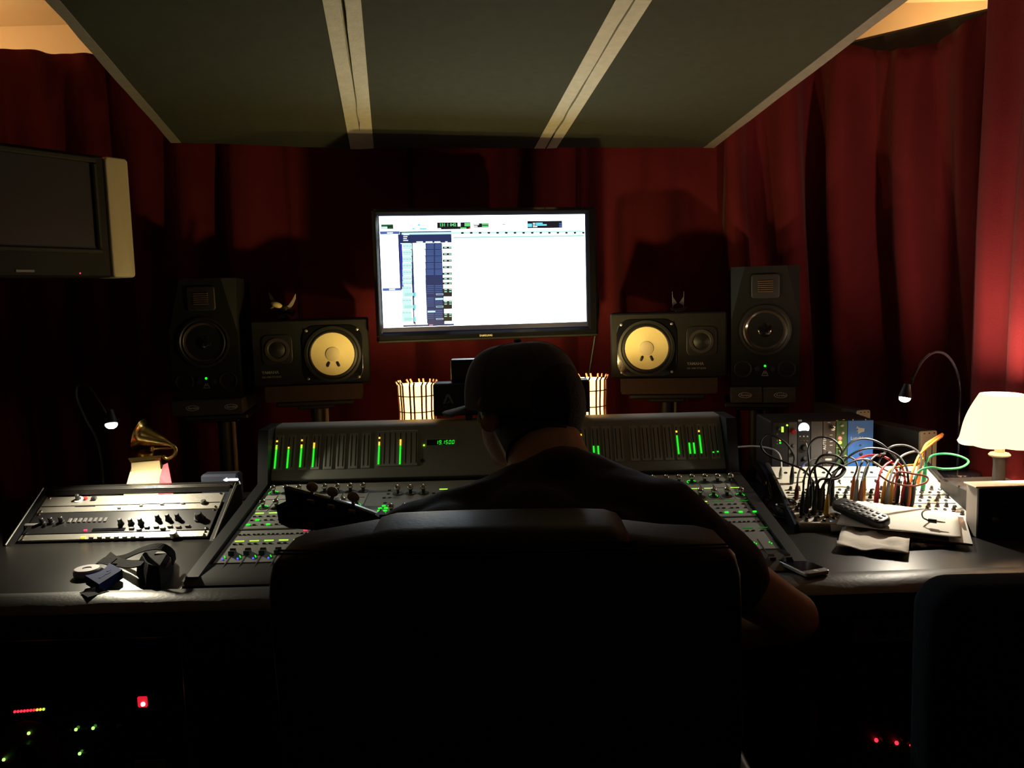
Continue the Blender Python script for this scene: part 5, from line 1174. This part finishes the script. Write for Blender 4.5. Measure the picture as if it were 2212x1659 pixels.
# ------------------------------------------------------------------ things on the right desk
def slab(name, label, cat, quad, z0, th, m, wav=0.0, pname='sheet', n=1, mats=None, group=None):
    Q = [PZ(q[0], q[1], z0) if len(q) == 2 else MF @ pix_on(MF, q[0], q[1], q[2]) - V((0, 0, th)) for q in quad]; c0 = sum(Q, V((0, 0, 0))) / 4
    o = thing(name, label, cat, (c0.x, c0.y, z0), group)
    def fn(u, v):
        p = Q[0].lerp(Q[1], u).lerp(Q[3].lerp(Q[2], u), v)
        return (p.x, p.y, p.z + th + wav * (noise.noise(V((u * 4, v * 4, len(label)))) + .6))
    N = 14 if wav else 2
    mb = MB().grid(fn, N, N); ob = mb.build(pname, m, o, smooth=70)
    so = ob.modifiers.new('thickness', 'SOLIDIFY'); so.thickness = max(th, .0008); so.offset = -1
    return o, Q
slab('tablet', 'silver tablet showing at the left edge of the paper pile', 'tablet', [(1788, 1093, .014), (1880, 1094, .014), (1905, 1150), (1796, 1152)], DZ + .002, .008, M_silver, pname='body')
mg, Q = slab('magazine', 'glossy magazine with a dark cover strip under the white paper', 'magazine', [(1838, 1096, .012), (2084, 1116, .012), (2101, 1180), (1822, 1146)], DZ + .010, .004, M_mag, pname='cover')
a = [Q[1].lerp(Q[0], .17), Q[1], Q[2], Q[2].lerp(Q[3], .17)]
mb = MB(); mb.add([p + V((0, 0, .0043)) for p in a] + [p + V((0, 0, .0054)) for p in a], [(0, 1, 2, 3), (4, 5, 6, 7)] + [(i, (i + 1) % 4, 4 + (i + 1) % 4, 4 + i) for i in range(4)]); mb.build('pale_margin', M_magw, mg, smooth=0)
a = [Q[1].lerp(Q[0], .07).lerp(Q[2].lerp(Q[3], .07), .05), Q[1].lerp(Q[0], .015).lerp(Q[2].lerp(Q[3], .015), .05), Q[1].lerp(Q[0], .015).lerp(Q[2].lerp(Q[3], .015), .55), Q[1].lerp(Q[0], .07).lerp(Q[2].lerp(Q[3], .07), .55)]
mb = MB(); mb.add([p + V((0, 0, .0053)) for p in a] + [p + V((0, 0, .0058)) for p in a], [(0, 1, 2, 3), (4, 5, 6, 7)] + [(i, (i + 1) % 4, 4 + (i + 1) % 4, 4 + i) for i in range(4)]); mb.build('title_block', M_blk, mg, smooth=0)
pp, PQ = slab('paper_sheet', 'white sheet of paper with cable shadows in front of the synth panel', 'paper', [(1832, 1080, .026), (2068, 1108, .026), (2076, 1163), (1807, 1134)], DZ + .024, .0012, M_paper, .0012)
slab('paper_tissue', 'crumpled tan tissue hanging over the desk edge', 'tissue', [(1819, 1146), (1966, 1161), (1962, 1203), (1806, 1186)], DZ + .006, .002, M_napk, .010)
slab('compact_disc_case', 'dark flat disc case half under the magazine near the tissue', 'case', [(1960, 1155), (2070, 1170), (2062, 1183), (1950, 1188)], DZ + .001, .005, M_blkg, pname='case')
# remote
PF = frame(PQ[3] + V((0, 0, .004)), PQ[2] - PQ[3], PQ[0] - PQ[3])
onp = lambda px, py, z=0.0: PF @ pix_on(PF, px, py, z)
a, b = onp(1812, 1096), onp(1908, 1136); d = (b - a)
pn = PF.to_3x3() @ V((0, 0, 1))
rm = lthing('remote_control', 'long black remote control lying across the white paper', 'remote control', frame((a + b) / 2, d, pn.cross(d)))
L_ = d.length + .02
MB().pillow(rrect(L_, .048, .018, 5), 0, .020, .006, 'Z').build('body', M_blk, rm)
for i in range(7):
    for j in range(3): MB().pillow(rrect(.010, .008, .003, 3, -L_ / 2 + .03 + i * .017, (j - 1) * .013), .019, .0215, .001, 'Z', 2).build('button', M_btn, rm)
# adaptor plug
p0, p1 = onp(2005, 1124, .007), onp(2042, 1129, .007)
t = thing('adapter_plug', 'small black jack plug with a curled lead on the white paper', 'plug', p0)
mb = MB(); mb.cone(p0, p0.lerp(p1, .5), .0052, .0052, 12); mb.build('body', M_blk, t)
mb = MB(); mb.cone(p0.lerp(p1, .5), p1, .0024, .0018, 8); mb.build('tip', M_chrome, t)
MB().tube(crom([p0, onp(1994, 1118, .007), onp(1992, 1108, .012), onp(1999, 1102, .010), onp(2010, 1101, .004)], 6), .0018, 6).build('lead', M_rub, t)
# mouse and telephone handset by the console
p = PZ(1695, 1098, DZ + .02)
t = thing('computer_mouse', 'chunky black computer mouse with a tiny blue light, right of the console', 'mouse', (p.x, p.y, DZ))
def dome(u, v):
    a = 2 * math.pi * u; r = math.sin(math.pi / 2 * (1 - v)) ** .8
    return (p.x + .044 * r * math.cos(a) - .01 * math.sin(a) * r, p.y + .062 * r * math.sin(a), DZ + .048 * (math.cos(math.pi / 2 * (1 - v))) ** .8)
mb = MB().grid(dome, 28, 10); mb.build('shell', M_blkg, t, smooth=80)
q = PZ(1700, 1083, DZ + .046); MB().ball((p.x + .006, p.y + .022, DZ + .0455), .0022, 8).build('blue_light', E_led_b, t)
mb = MB(); mb.cone((p.x - .002, p.y + .030, DZ + .040), (p.x - .002, p.y + .042, DZ + .032), .006, n=10); mb.build('scroll_wheel', M_btn, t)
a, b = PZ(1622, 1003, DZ + .05), PZ(1668, 1066, DZ + .04)
t = thing('telephone_handset', 'dark telephone handset lying between the console and the synth panel', 'telephone', (a.x, a.y, DZ))
pts = crom([V((a.x, a.y, DZ + .018)), a.lerp(b, .22) + V((0, 0, .018)), a.lerp(b, .55) + V((0, 0, .024)), a.lerp(b, .85) + V((0, 0, .012)), V((b.x, b.y, DZ + .018))], 6)
n = len(pts); MB().tube(pts, [.020 - .007 * math.sin(math.pi * i / (n - 1)) for i in range(n)], 14).build('handle', M_blkg, t)
for q in (a, b): MB().lathe([(.027, DZ + .002), (.029, DZ + .012), (.024, DZ + .030), (.01, DZ + .034)], 18, (q.x, q.y, 0)).build('ear_cup', M_blkg, t)
a, b = PZ(1690, 1206, DZ + .018), PZ(1765, 1240, DZ + .018); d = b - a; d.z = 0
t = lthing('mobile_phone', 'pale-edged mobile phone on the padded desk edge by the elbow', 'phone', frame(V(((a.x + b.x) / 2, (a.y + b.y) / 2, DZ + .0155)), d, (-d.y, d.x, .0)))
L_ = .124
MB().pillow(rrect(L_, .059, .009, 5), 0, .0085, .002, 'Z').build('case', M_silver, t)
MB().box((-.002, 0, .0088), (.090, .053, .0008)).build('screen', M_blkg, t)
MB().lathe([(.005, .0084), (.005, .0094)], 14, (L_ / 2 - .009, 0, 0)).build('home_button', M_white, t)

# ------------------------------------------------------------------ rack cabinets under the desk
def cab(label, x0, x1, y, group='equipment cabinets under the desk'):
    o = thing('rack_cabinet', label, 'cabinet', ((x0 + x1) / 2, y + .25, 0), group)
    for x in (x0, x1): MB().box((x, y + .24, .34), (.018, .48, .64), .003).build('side_panel', M_consd, o)
    MB().box(((x0 + x1) / 2, y + .24, .665), (x1 - x0, .48, .018), .003).build('top_panel', M_consd, o)
    MB().box(((x0 + x1) / 2, y + .24, .03), (x1 - x0, .48, .03), .003).build('bottom_panel', M_consd, o)
    MB().box(((x0 + x1) / 2, y + .47, .34), (x1 - x0, .012, .62)).build('back_panel', M_consd, o)
    return o
LY, RY = 1.82, 1.84
cab('low black equipment cabinet under the left side of the desk', -1.30, -.76, LY)
cab('low black equipment cabinet under the right side of the desk', .74, 1.27, RY)
def ru(label, x0, x1, y, z0, z1, m, grp=None):
    o = thing('rack_unit', label, 'audio unit', ((x0 + x1) / 2, y, (z0 + z1) / 2), grp)
    MB().box(((x0 + x1) / 2, y, (z0 + z1) / 2), (x1 - x0, .006, z1 - z0 - .002), .0015).build('front_panel', m, o)
    MB().box(((x0 + x1) / 2, y + .14, (z0 + z1) / 2), (x1 - x0 - .03, .26, z1 - z0 - .008)).build('chassis', M_blkm, o); return o
def ball(o, px, py, Y, r, m, nm): p = PY(px, py, Y); return MB().ball(p, r, 8).build(nm, m, o)
zz_ = lambda px, py, Y: PY(px, py, Y).z
z1, z0 = zz_(100, 1500, LY), zz_(100, 1556, LY)
u = ru('black unit with a lit red level row under the left desk', -1.285, -.77, LY - .004, z0, z1, M_blkg, 'units in the left cabinet')
for i in range(10): ball(u, 32 + i * 6.9, 1537.5 - i * .6, LY - .008, .0032, E_led_r if i < 7 else E_led_y if i < 9 else E_lcd, 'level_light')
p = PY(308, 1516, LY - .008); MB().box((p.x, LY - .008, p.z), (.022, .006, .025), .002).build('power_switch', glow('red_switch_glow', (1, .015, .04), .75), u); ball(u, 309, 1521, LY - .012, .0055, glow('hot_pink_led', (1, .35, .3), 4), 'switch_lamp')
z2 = zz_(100, 1662, LY)
u = ru('black unit with a big dark red dial and green lights under the left desk', -1.285, -.77, LY - .004, z2 - .03, z0 - .003, M_blkg, 'units in the left cabinet')
p = PY(66, 1620, LY - .008); MB().lathe([(.070, 0), (.070, .002), (.066, .003)], 36, (p.x, LY - .007, p.z), 'Y').build('dial_plate', M_dred, u); MB().lathe([(.026, 0), (.024, .016), (.018, .018)], 24, (p.x, LY - .010, p.z), 'Y').build('dial_knob', M_blk, u)
for px, py in ((62, 1584), (8, 1641), (164, 1576), (201, 1573), (172, 1628)): ball(u, px, py, LY - .012, .0038, glow('bright_green_led', (.30, 1.0, .12), 2.4), 'green_light')
for px, py in ((148, 1577), (182, 1574), (216, 1571), (185, 1625), (216, 1622), (111, 1631)): p = PY(px, py, LY - .008); MB().box(p, (.013, .003, .006), .001).build('button', M_btn, u)
ball(u, 257, 1567, LY - .008, .006, M_gunm, 'small_knob')
p = PY(326, 1652, LY - .008); MB().box(p, (.072, .004, .024), .001).build('name_plate', M_greyp, u)
z1 = zz_(2000, 1325, RY); z0 = zz_(2000, 1388, RY)
u = ru('beige preamp with an oval meter under the right desk', .765, 1.25, RY - .004, zz_(1915, 1386, RY), zz_(1915, 1322, RY), mat('beige_preamp_panel', (.60, .56, .44), .5, nscale=40, namt=.06), 'units in the right cabinet')
p = PY(1902, 1357, RY - .008); MB().lathe([(.019, 0), (.018, .004), (.0005, .006)], 24, (p.x, RY - .007, p.z), 'Y').build('oval_meter', M_blkg, u)
for px, py, r in ((1936, 1349, .006), (1950, 1350, .006), (1963, 1351, .006), (1941, 1368, .008)): p = PY(px, py, RY - .008); MB().lathe([(r, 0), (r * .9, .010), (r * .6, .011)], 12, (p.x, RY - .007, p.z), 'Y').build('knob', M_blk, u)
u = ru('black unit with faint knobs under the beige preamp', .765, 1.25, RY - .004, zz_(1915, 1470, RY), zz_(1915, 1395, RY), M_blkm, 'units in the right cabinet')
p = PY(1866, 1447, RY - .008); MB().lathe([(.007, 0), (.006, .01)], 12, (p.x, RY - .007, p.z), 'Y').build('knob', M_silver, u)
for px in (1905, 1925): p = PY(px, 1457, RY - .006); MB().box((p.x, RY - .0075, p.z), (.05, .002, .002)).build('print_mark', M_btn, u)
u = ru('black unit with two glowing red lights low under the right desk', .765, 1.25, RY - .004, zz_(1915, 1650, RY), zz_(1915, 1475, RY), M_blkm, 'units in the right cabinet')
for px, py in ((1893, 1599), (1937, 1605)): ball(u, px, py, RY - .012, .0048, E_led_r, 'red_light')
ball(u, 1966, 1610, RY - .012, .002, E_led_r, 'red_light')
for k in range(4):
    for px in (1909 - k * .6, 1951): p = PY(px, 1500 + k * 31, RY - .008); MB().lathe([(.009, 0), (.0075, .012), (.005, .013)], 12, (p.x, RY - .007, p.z), 'Y').build('knob', M_btn, u)
u = ru('grey-fronted unit in the bottom of the right cabinet', .765, 1.25, RY - .004, zz_(1915, 1720, RY), zz_(1915, 1654, RY), M_gunm, 'units in the right cabinet')

# ------------------------------------------------------------------ second chair, right foreground
t = thing('guest_chair', 'blue-black upholstered chair back in the right foreground, its lower part out of view', 'chair', (.86, 1.26, 0))
e0 = PY(1972, 1300, 1.28); zt3 = PY(2060, 1243, 1.27).z
xl_ = e0.x
MB().pillow(rrect(.56, zt3 - .30, .05, 6, xl_ + .28, (zt3 + .30) / 2), 1.20, 1.30, .03, 'Y').build('backrest', M_navyc, t)
MB().pillow(rrect(.54, .38, .06, 6, xl_ + .28, 1.48), .30, .39, .03, 'Z').build('seat', M_navyc, t)
for sx in (.06, .50):
    for y in (1.27, 1.62): MB().cone((xl_ + sx, y, 0), (xl_ + sx, y, .31 if y > 1.5 else .44), .014, .018, 10).build('leg', M_blkm, t)
# ------------------------------------------------------------------ seated person
def capsules(mb, chains, n=14):
    for ch in chains:
        pts = [V(p[:3]) for p in ch]; R = [p[3] for p in ch]
        for i in range(len(pts) - 1): mb.cone(pts[i], pts[i + 1], R[i], R[i + 1], n)
        for p, r in zip(pts, R): mb.ball(p, r * 1.0, n)
def fused(name, mb, m, parent, vox, smooth, disp=0.0):
    o = mb.build(name, m, parent)
    r = o.modifiers.new('fuse', 'REMESH'); r.mode = 'VOXEL'; r.voxel_size = vox; r.use_smooth_shade = True
    s = o.modifiers.new('relax', 'SMOOTH'); s.factor = .5; s.iterations = smooth
    if disp:
        tx = bpy.data.textures.new(name + '_folds', 'CLOUDS'); tx.noise_scale = .07
        d = o.modifiers.new('folds', 'DISPLACE'); d.texture = tx; d.strength = disp; d.mid_level = .5
    return o
HC = PY(1125, 864, 1.44)             # head centre
HYAW = 43                            # turned to the left
Hd = T(*HC) @ Rz(HYAW) @ Rx(-7)      # local: y forward, x right, z up
hp = lambda x, y, z: Hd @ V((x, y, z))
ps = thing('person', 'seated person in a grey cap and dark T-shirt, seen from behind, holding a guitar', 'person', (0.03, 1.25, 0))
SR, SL_ = V((.222, 1.245, .985)), V((-.145, 1.285, .955))
NK = V((.052, 1.325, 1.075))
ER, EL = V((.440, 1.290, .828)), V((-.275, 1.33, .74))
WR, WL = V((.175, 1.455, .725)), V((-.175, 1.50, .775))
PV = V((.03, 1.20, .53))
KR, KL = V((.23, 1.60, .56)), V((-.16, 1.62, .55)); AR_, AL_ = V((.21, 1.72, .10)), V((-.13, 1.75, .10))
mb = MB()
hb = HC + V((0, 0, 0))
capsules(mb, [
    [(*hp(0, -.02, -.03), .066), (*(NK + V((.01, .02, -.01))), .068), (*(NK + V((-.0, -.03, -.10))), .085)],
    [(*SR, .058), (*(SR.lerp(ER, .5)), .050), (*ER, .040)], [(*ER, .042), (*(ER.lerp(WR, .3)), .043), (*WR, .027)],
    [(*SL_, .058), (*(SL_.lerp(EL, .5)), .048), (*EL, .040)], [(*EL, .041), (*(EL.lerp(WL, .3)), .042), (*WL, .027)],
    [(*(NK + V((0, -.03, -.1))), .11), (.03, 1.22, .80, .14), (*PV, .14)], [(*SR, .065), (*SL_, .065)],
    [(.12, 1.24, .53, .085), (*KR, .062), (*AR_, .042)], [(-.07, 1.24, .53, .085), (*KL, .062), (*AL_, .042)],
    [(AR_.x, AR_.y - .03, .045, .036), (AR_.x + .03, AR_.y + .17, .03, .028)], [(AL_.x, AL_.y - .03, .045, .036), (AL_.x - .02, AL_.y + .17, .03, .028)]])
# head
R3 = Hd.to_3x3()
mb.ball(hp(0, -.012, .002), .078, 20, (.97, 1.22, 1.10), R3)
mb.ball(hp(0, .022, -.055), .058, 18, (.98, 1.12, 1.10), R3)
mb.ball(hp(0, .060, -.098), .026, 12, (1.1, .9, .8), R3)                       # chin
capsules(mb, [[(*hp(0, .086, .006), .009), (*hp(0, .108, -.030), .0125)], [(*hp(-.011, .095, -.034), .008), (*hp(.011, .095, -.034), .008)],   # nose
    [(*hp(-.020, .082, -.064), .0065), (*hp(.020, .082, -.064), .0065)], [(*hp(-.018, .080, -.074), .0070), (*hp(.018, .080, -.074), .0070)],   # lips
    [(*hp(-.045, .074, .020), .009), (*hp(.045, .074, .020), .009)]])            # brow
for s in (-1, 1):
    E = Hd @ T(s * .080, -.012, -.012) @ Rz(s * -22)
    mb.tube([E @ V((s * .006, .004 + .017 * math.cos(a), .030 * math.sin(a))) for a in [math.radians(20 + 20 * i) for i in range(17)]], .0062, 8)
    mb.ball(E @ V((0, .0, .0)), .020, 10, (.32, .85, 1.35), E.to_3x3())
def hand(wrist, dirv, palm_n, curl, sgn):
    """palm, four unequal fingers with knuckle bends, thumb from the side of the palm"""
    f = V(dirv).normalized(); n = V(palm_n); n = (n - f * n.dot(f)).normalized(); sd = f.cross(n) * sgn
    w = V(wrist); ch = []
    for k in range(4):
        b = w + f * .088 + sd * (.030 - .020 * k); L = (.040, .046, .043, .033)[k]
        ch.append([(*(w + f * .015 + sd * (.018 - .012 * k)), .014), (*b, .0105)])
        p = b; a = math.radians(curl[0]); pts = [(*p, .0100)]
        for j, l in enumerate((L, L * .62, L * .5)):
            dv = f * math.cos(a) + n * math.sin(a); p = p + dv * l; pts.append((*p, .0095 - .0009 * (j + 1))); a += math.radians(curl[1])
        ch.append(pts)
    tb = w + f * .028 + sd * .024
    t1 = tb + (f * .55 + sd * .75 + n * .35).normalized() * .042; t2 = t1 + (f * .85 + sd * .25 + n * .45).normalized() * .032; t3 = t2 + (f * .9 + n * .4).normalized() * .024
    ch.append([(*tb, .014), (*t1, .0115), (*t2, .0098), (*t3, .008)])
    return ch
capsules(mb, hand(WR, (-.80, .30, -.25), (.1, .6, -.8), (28, 22), 1), 10)
capsules(mb, hand(WL, (.05, .55, .65), (-.55, .45, -.4), (38, 40), -1), 10)
fused('body', mb, M_skin, ps, .0055, 5)
for s in (-1, 1):
    MB().ball(hp(s * .031, .078, .004), .0115, 12).build('eye', M_white, ps)
# T-shirt
mb = MB()
def sl(a, b, t): return a.lerp(b, t)
capsules(mb, [
    [(*(SR + V((.004, 0, .006))), .076), (*sl(SR, ER, .30), .070), (*sl(SR, ER, .50), .066)],
    [(*(SL_ + V((-.004, 0, .006))), .076), (*sl(SL_, EL, .30), .070), (*sl(SL_, EL, .50), .065)],
    [(*SR, .080), (*(NK + V((.01, -.035, -.055))), .072), (*SL_, .080)], [(*(SR + V((-.02, .01, .014))), .066), (*(NK + V((.075, -.010, -.028))), .050), (*(NK + V((.02, -.035, -.010))), .050), (*(NK + V((-.055, .0, -.045))), .048), (*(SL_ + V((.02, .01, .012))), .064)],
    [(.14, 1.215, .93, .115), (.13, 1.205, .75, .120), (.13, 1.20, .55, .125)], [(-.09, 1.225, .93, .115), (-.075, 1.205, .75, .120), (-.07, 1.20, .55, .125)],
    [(.03, 1.25, .95, .125), (.03, 1.25, .72, .150), (.03, 1.23, .52, .145)]], 16)
fused('t_shirt', mb, M_shirt, ps, .009, 7, .012)
mb = MB(); capsules(mb, [[(.13, 1.22, .52, .105), (*(KR + V((0, 0, .003))), .078), (*(AR_ + V((0, 0, .02))), .060)], [(-.08, 1.22, .52, .105), (*(KL + V((0, 0, .003))), .078), (*(AL_ + V((0, 0, .02))), .060)], [(.13, 1.20, .51, .12), (-.08, 1.20, .51, .12)]])
fused('jeans', mb, M_jean, ps, .010, 6, .008)
for a, dx in ((AR_, .03), (AL_, -.02)):
    mb = MB(); capsules(mb, [[(a.x, a.y - .04, .045, .044), (a.x + dx * .5, a.y + .08, .045, .046), (a.x + dx, a.y + .185, .038, .037)], [(a.x, a.y - .02, .09, .05), (a.x, a.y - .01, .05, .048)]]); fused('shoe', mb, M_blk, ps, .008, 4)
# hair below the cap
mb = MB(); mb.ball(hp(0, -.026, -.006), .0835, 26, (1.0, 1.22, 1.18), R3)
nd_ = (NK - hp(0, -.02, -.03)).normalized(); mb.cone(hp(0, -.02, -.03), hp(0, -.02, -.03) + nd_ * .085, .0735, .0600, 26); o = mb.build('hair', M_hair, ps)
bm = bmesh.new(); bm.from_mesh(o.data); I = Hd.inverted(); off = V(ps['_loc'])
dl = []
for v in bm.verts:
    q = I @ (v.co + off)
    if q.y > .030 or (q.z < -.100 and len(v.link_edges) > 3 and (v.co + off - hp(0, -.02, -.03)).length > .13) or (q.y > -.015 and q.z < -.035): dl.append(v)
bmesh.ops.delete(bm, geom=dl, context='VERTS'); bm.to_mesh(o.data); bm.free()
# cap: crown of a deformed sphere, arched opening at the back with a strap, curved brim
def crown(u, v):
    a = 2 * math.pi * u; t = math.pi / 2 * v
    zz = -.010 + .107 * math.sin(t) ** .92 ; r = math.cos(t) ** .55
    x, y = .0925 * r * math.sin(a), .1115 * r * math.cos(a) - .008
    if y > 0: zz += .010 * (1 - v) * y / .11
    zz -= .020 * (1 - v) * max(0, -y / .11)
    return hp(x, y, zz)
mb = MB().grid(crown, 72, 26); cap = mb.build('cap', M_capf, ps, smooth=80)
bm = bmesh.new(); bm.from_mesh(cap.data); dl = []
for f in bm.faces:
    q = I @ (f.calc_center_median() + off)
    if q.y < -.03 and (q.x / .034) ** 2 + ((q.z + .016) / .062) ** 2 < 1 and q.z > -.012: dl.append(f)
bmesh.ops.delete(bm, geom=dl, context='FACES'); bmesh.ops.remove_doubles(bm, verts=bm.verts, dist=1e-5); bm.to_mesh(cap.data); bm.free()
so = cap.modifiers.new('cloth thickness', 'SOLIDIFY'); so.thickness = .0022; so.offset = 1
MB().ball(hp(0, -.008, .103), .007, 10, (1, 1, .5)).build('top_button', M_capf, cap)
for k in range(6):
    a = math.pi / 6 + k * math.pi / 3
    pts = [V(crown((a / (2 * math.pi)) % 1, i / 12)) + (V(crown((a / (2 * math.pi)) % 1, i / 12)) - hp(0, 0, .02)).normalized() * .002 for i in range(1, 13)]
    if k in (2, 3): pts = pts[6:]
    MB().tube(pts, .0013, 5).build('seam', M_capf, cap)
pts = [hp(.040 * math.sin(a) * 1.15, -.112 * math.cos(a) * 1.0 - .006, -.022) for a in [math.radians(-26 + 4 * i) for i in range(14)]]
MB().ribbon(pts, (0, 0, .008), .0012).build('adjust_strap', M_strap, cap)
def brim(u, v):
    a = math.radians(-62 + 124 * u); r0x, r0y = .0925, .1115
    ex = .085 * math.cos(a) ** .5 * v if math.cos(a) > 0 else 0
    x = r0x * math.sin(a); y = r0y * math.cos(a) - .008 + ex
    return hp(x * (1 - .05 * v), y, .002 - .010 * v - .009 * (x / .09) ** 2 * (.4 + .6 * v))
o = MB().grid(brim, 30, 8).build('brim', M_capf, cap, smooth=80); so = o.modifiers.new('brim thickness', 'SOLIDIFY'); so.thickness = .005

# ------------------------------------------------------------------ guitar
GNUT = PY(808, 1122, 1.50); GTIP = PY(612, 1092, 1.58)
hdv = (GTIP - GNUT).normalized()
BC = V((.10, 1.43, .70))
ndv = (GNUT - BC); NL_ = ndv.length; ndv.normalize()
fn_ = V((-.15, .82, .35)); fn_ = (fn_ - ndv * fn_.dot(ndv)).normalized()
GF = frame(BC, ndv, fn_.cross(ndv))     # x along the neck, z = face normal
gt = lthing('guitar', 'dark acoustic guitar with its headstock poking up left of the chair back', 'guitar', GF)
out = []
for i in range(48):
    a = 2 * math.pi * i / 48; x = .24 * math.cos(a); w_ = .165 * abs(math.sin(a)) ** .8
    w_ *= 1 - .26 * math.exp(-((x - .03) / .07) ** 2) if True else 1
    if x > .05: w_ *= .84
    out.append((x - .03, math.copysign(w_, math.sin(a))))
MB().pillow(out, -.085, .0, .008, 'Z', 3).build('guitar_body', M_guit, gt)
MB().lathe([(.048, .0002), (.048, .0015), (.040, .0015)], 28, (.05, 0, 0)).build('sound_hole_ring', M_pearl, gt)
MB().box((-.12, 0, .006), (.028, .13, .010), .003).build('bridge', M_wood, gt)
MB().prism([(.10, -.027), (NL_, -.021), (NL_, .021), (.10, .027)], -.018, .007).build('neck', M_wood, gt)
for k in range(14): x = NL_ - (NL_ + .15) * (1 - 2 ** (-k / 12)); MB().box((x, 0, .0078), (.0018, .044, .0015)).build('fret', M_chrome, gt)
for k in range(6): MB().tube([(-.12, -.022 + .0088 * k, .013), (NL_, -.0165 + .0066 * k, .0095)], .0006, 4).build('string', M_chrome, gt)
# headstock in its own plane, its back towards the camera
up = V((0, 0, 1)); hx = hdv; hy = (up - hx * up.dot(hx)).normalized()
HSF = GF.inverted() @ frame(GNUT, hx, hy)
HL = (GTIP - GNUT).length
MB(HSF).pillow([(-.02, -.019), (.02, -.024), (.05, -.032), (HL - .02, -.041), (HL + .005, -.034), (HL + .012, 0.0), (HL - .012, .012), (HL - .008, .038), (HL - .035, .036), (.05, .024), (.02, .018), (-.02, .010)], -.009, .009, .003, 'Z', 2).build('headstock', M_guit, gt)
for k in range(3):
    x = .045 + .046 * k; y = .026 + .004 * k
    for s in (1, -1):
        yy = y if s > 0 else -.033 - .003 * k
        MB(HSF).cone((x, yy - s * .006, 0), (x, yy + s * .006, 0), .0035, n=8).build('tuner_shaft', M_chrome, gt)
        MB(HSF).ball((x, yy + s * .011, 0), .0115, 12, (1.15, .85, .6)).build('tuner_button', M_pearl, gt)
        MB(HSF).box((x - .004, yy - s * .014, -.0105), (.016, .008, .004), .0015).build('tuner_plate', M_trim if s > 0 else M_gunm, gt)
        MB(HSF).box((x - .004, yy - s * .014, .0105), (.016, .008, .004), .0015).build('tuner_plate', M_trim if s > 0 else M_gunm, gt)

# ------------------------------------------------------------------ big leather chair in front
CYB = .93
ch = thing('office_chair', 'high-backed black leather swivel chair filling the lower middle, back turned to us', 'chair', (0, 1.05, 0))
def cx(px, py): return (PY(px, py, CYB + .02).x, PY(px, py, CYB + .085).z)
bl_, br_ = cx(588, 1659)[0], cx(1607, 1500)[0]
outl = [cx(792, 1124), cx(700, 1140), cx(640, 1150), cx(606, 1163), cx(585, 1184), cx(577, 1215), cx(575, 1260)]
outl += [(outl[-1][0] + .006, .82), (outl[-1][0] + .02, .62), (outl[-1][0] + .07, .52)]
rt = [cx(1366, 1124), cx(1450, 1133), cx(1530, 1136), cx(1570, 1145), cx(1592, 1166), cx(1602, 1200), cx(1605, 1260)]
rt += [(rt[-1][0] + .002, .82), (rt[-1][0] - .012, .62), (rt[-1][0] - .06, .52)]
poly = outl + rt[::-1]
mid_top = [(x, z) for x, z in (cx(1366, 1124), cx(792, 1124))]
MB().pillow(poly, CYB, CYB + .115, .030, 'Y', 5).build('back_shell', M_chair, ch)
hl = [cx(783, 1190), cx(786, 1145), cx(800, 1124), cx(835, 1115), cx(950, 1110), cx(1100, 1106), cx(1250, 1104), cx(1320, 1106), cx(1350, 1114), cx(1366, 1132), cx(1374, 1180)]
MB().pillow(hl[::-1], CYB - .006, CYB + .13, .034, 'Y', 6).build('head_cushion', M_chair, ch)
for py in (1187, 1194):
    pts = []
    for i in range(31):
        px = 600 + (1585 - 600) * i / 30; p = PY(px, py + 2 - 14 * i / 30 + 5 * math.sin(i / 30 * math.pi), CYB - .001); pts.append(p if not (780 < px < 1376) else p + V((0, -.006, 0)))
    MB().tube(pts, .0013, 5).build('stitched_seam', M_chair, ch)
for s, xx in ((-1, bl_ + .012), (1, br_ - .012)):
    MB().tube([(xx, CYB + .028, z) for z in (1.02, .9, .75, .6)], .0035, 6).build('side_piping', M_chair, ch)
MB().pillow(rrect(.52, .50, .08, 6, .0, 1.24), .40, .50, .035, 'Z').build('seat', M_chair, ch)
for s in (-1, 1):
    MB().pillow(rrect(.06, .30, .028, 6, s * .30, 1.24), .64, .675, .014, 'Z').build('armrest', M_chair, ch)
    MB().tube(crom([(s * .24, 1.2, .40), (s * .31, 1.2, .44), (s * .315, 1.22, .58), (s * .30, 1.24, .65)], 5), .014, 8).build('arm_support', M_blkm, ch)
MB().box((0, 1.06, .45), (.10, .16, .03), .006).build('back_bracket', M_blkm, ch)
MB().box((0, 1.22, .385), (.18, .26, .04), .008).build('seat_mechanism', M_blkm, ch)
mb = MB(); mb.cone((0, 1.24, .09), (0, 1.24, .25), .028, n=16); mb.cone((0, 1.24, .25), (0, 1.24, .38), .016, n=14); mb.build('gas_column', M_blkm, ch)
for k in range(5):
    a = math.radians(90 + 72 * k); e = V((.30 * math.cos(a), 1.24 + .30 * math.sin(a), .075))
    MB().tube([(0, 1.24, .11), V((0, 1.24, .105)).lerp(e, .5), e], [.028, .022, .015], 8).build('base_leg', M_blkm, ch)
    q = MB(); q.cone(e + V((-.018, 0, -.045)), e + V((.018, 0, -.045)), .028, n=14); q.cone(e + V((0, 0, -.02)), e, .008, n=8); q.build('caster', M_rub, ch)

# ------------------------------------------------------------------ tidy
bpy.context.view_layer.update()
for o in bpy.data.objects:
    for k in ('_loc', '_local'):
        if k in o.keys(): del o[k]
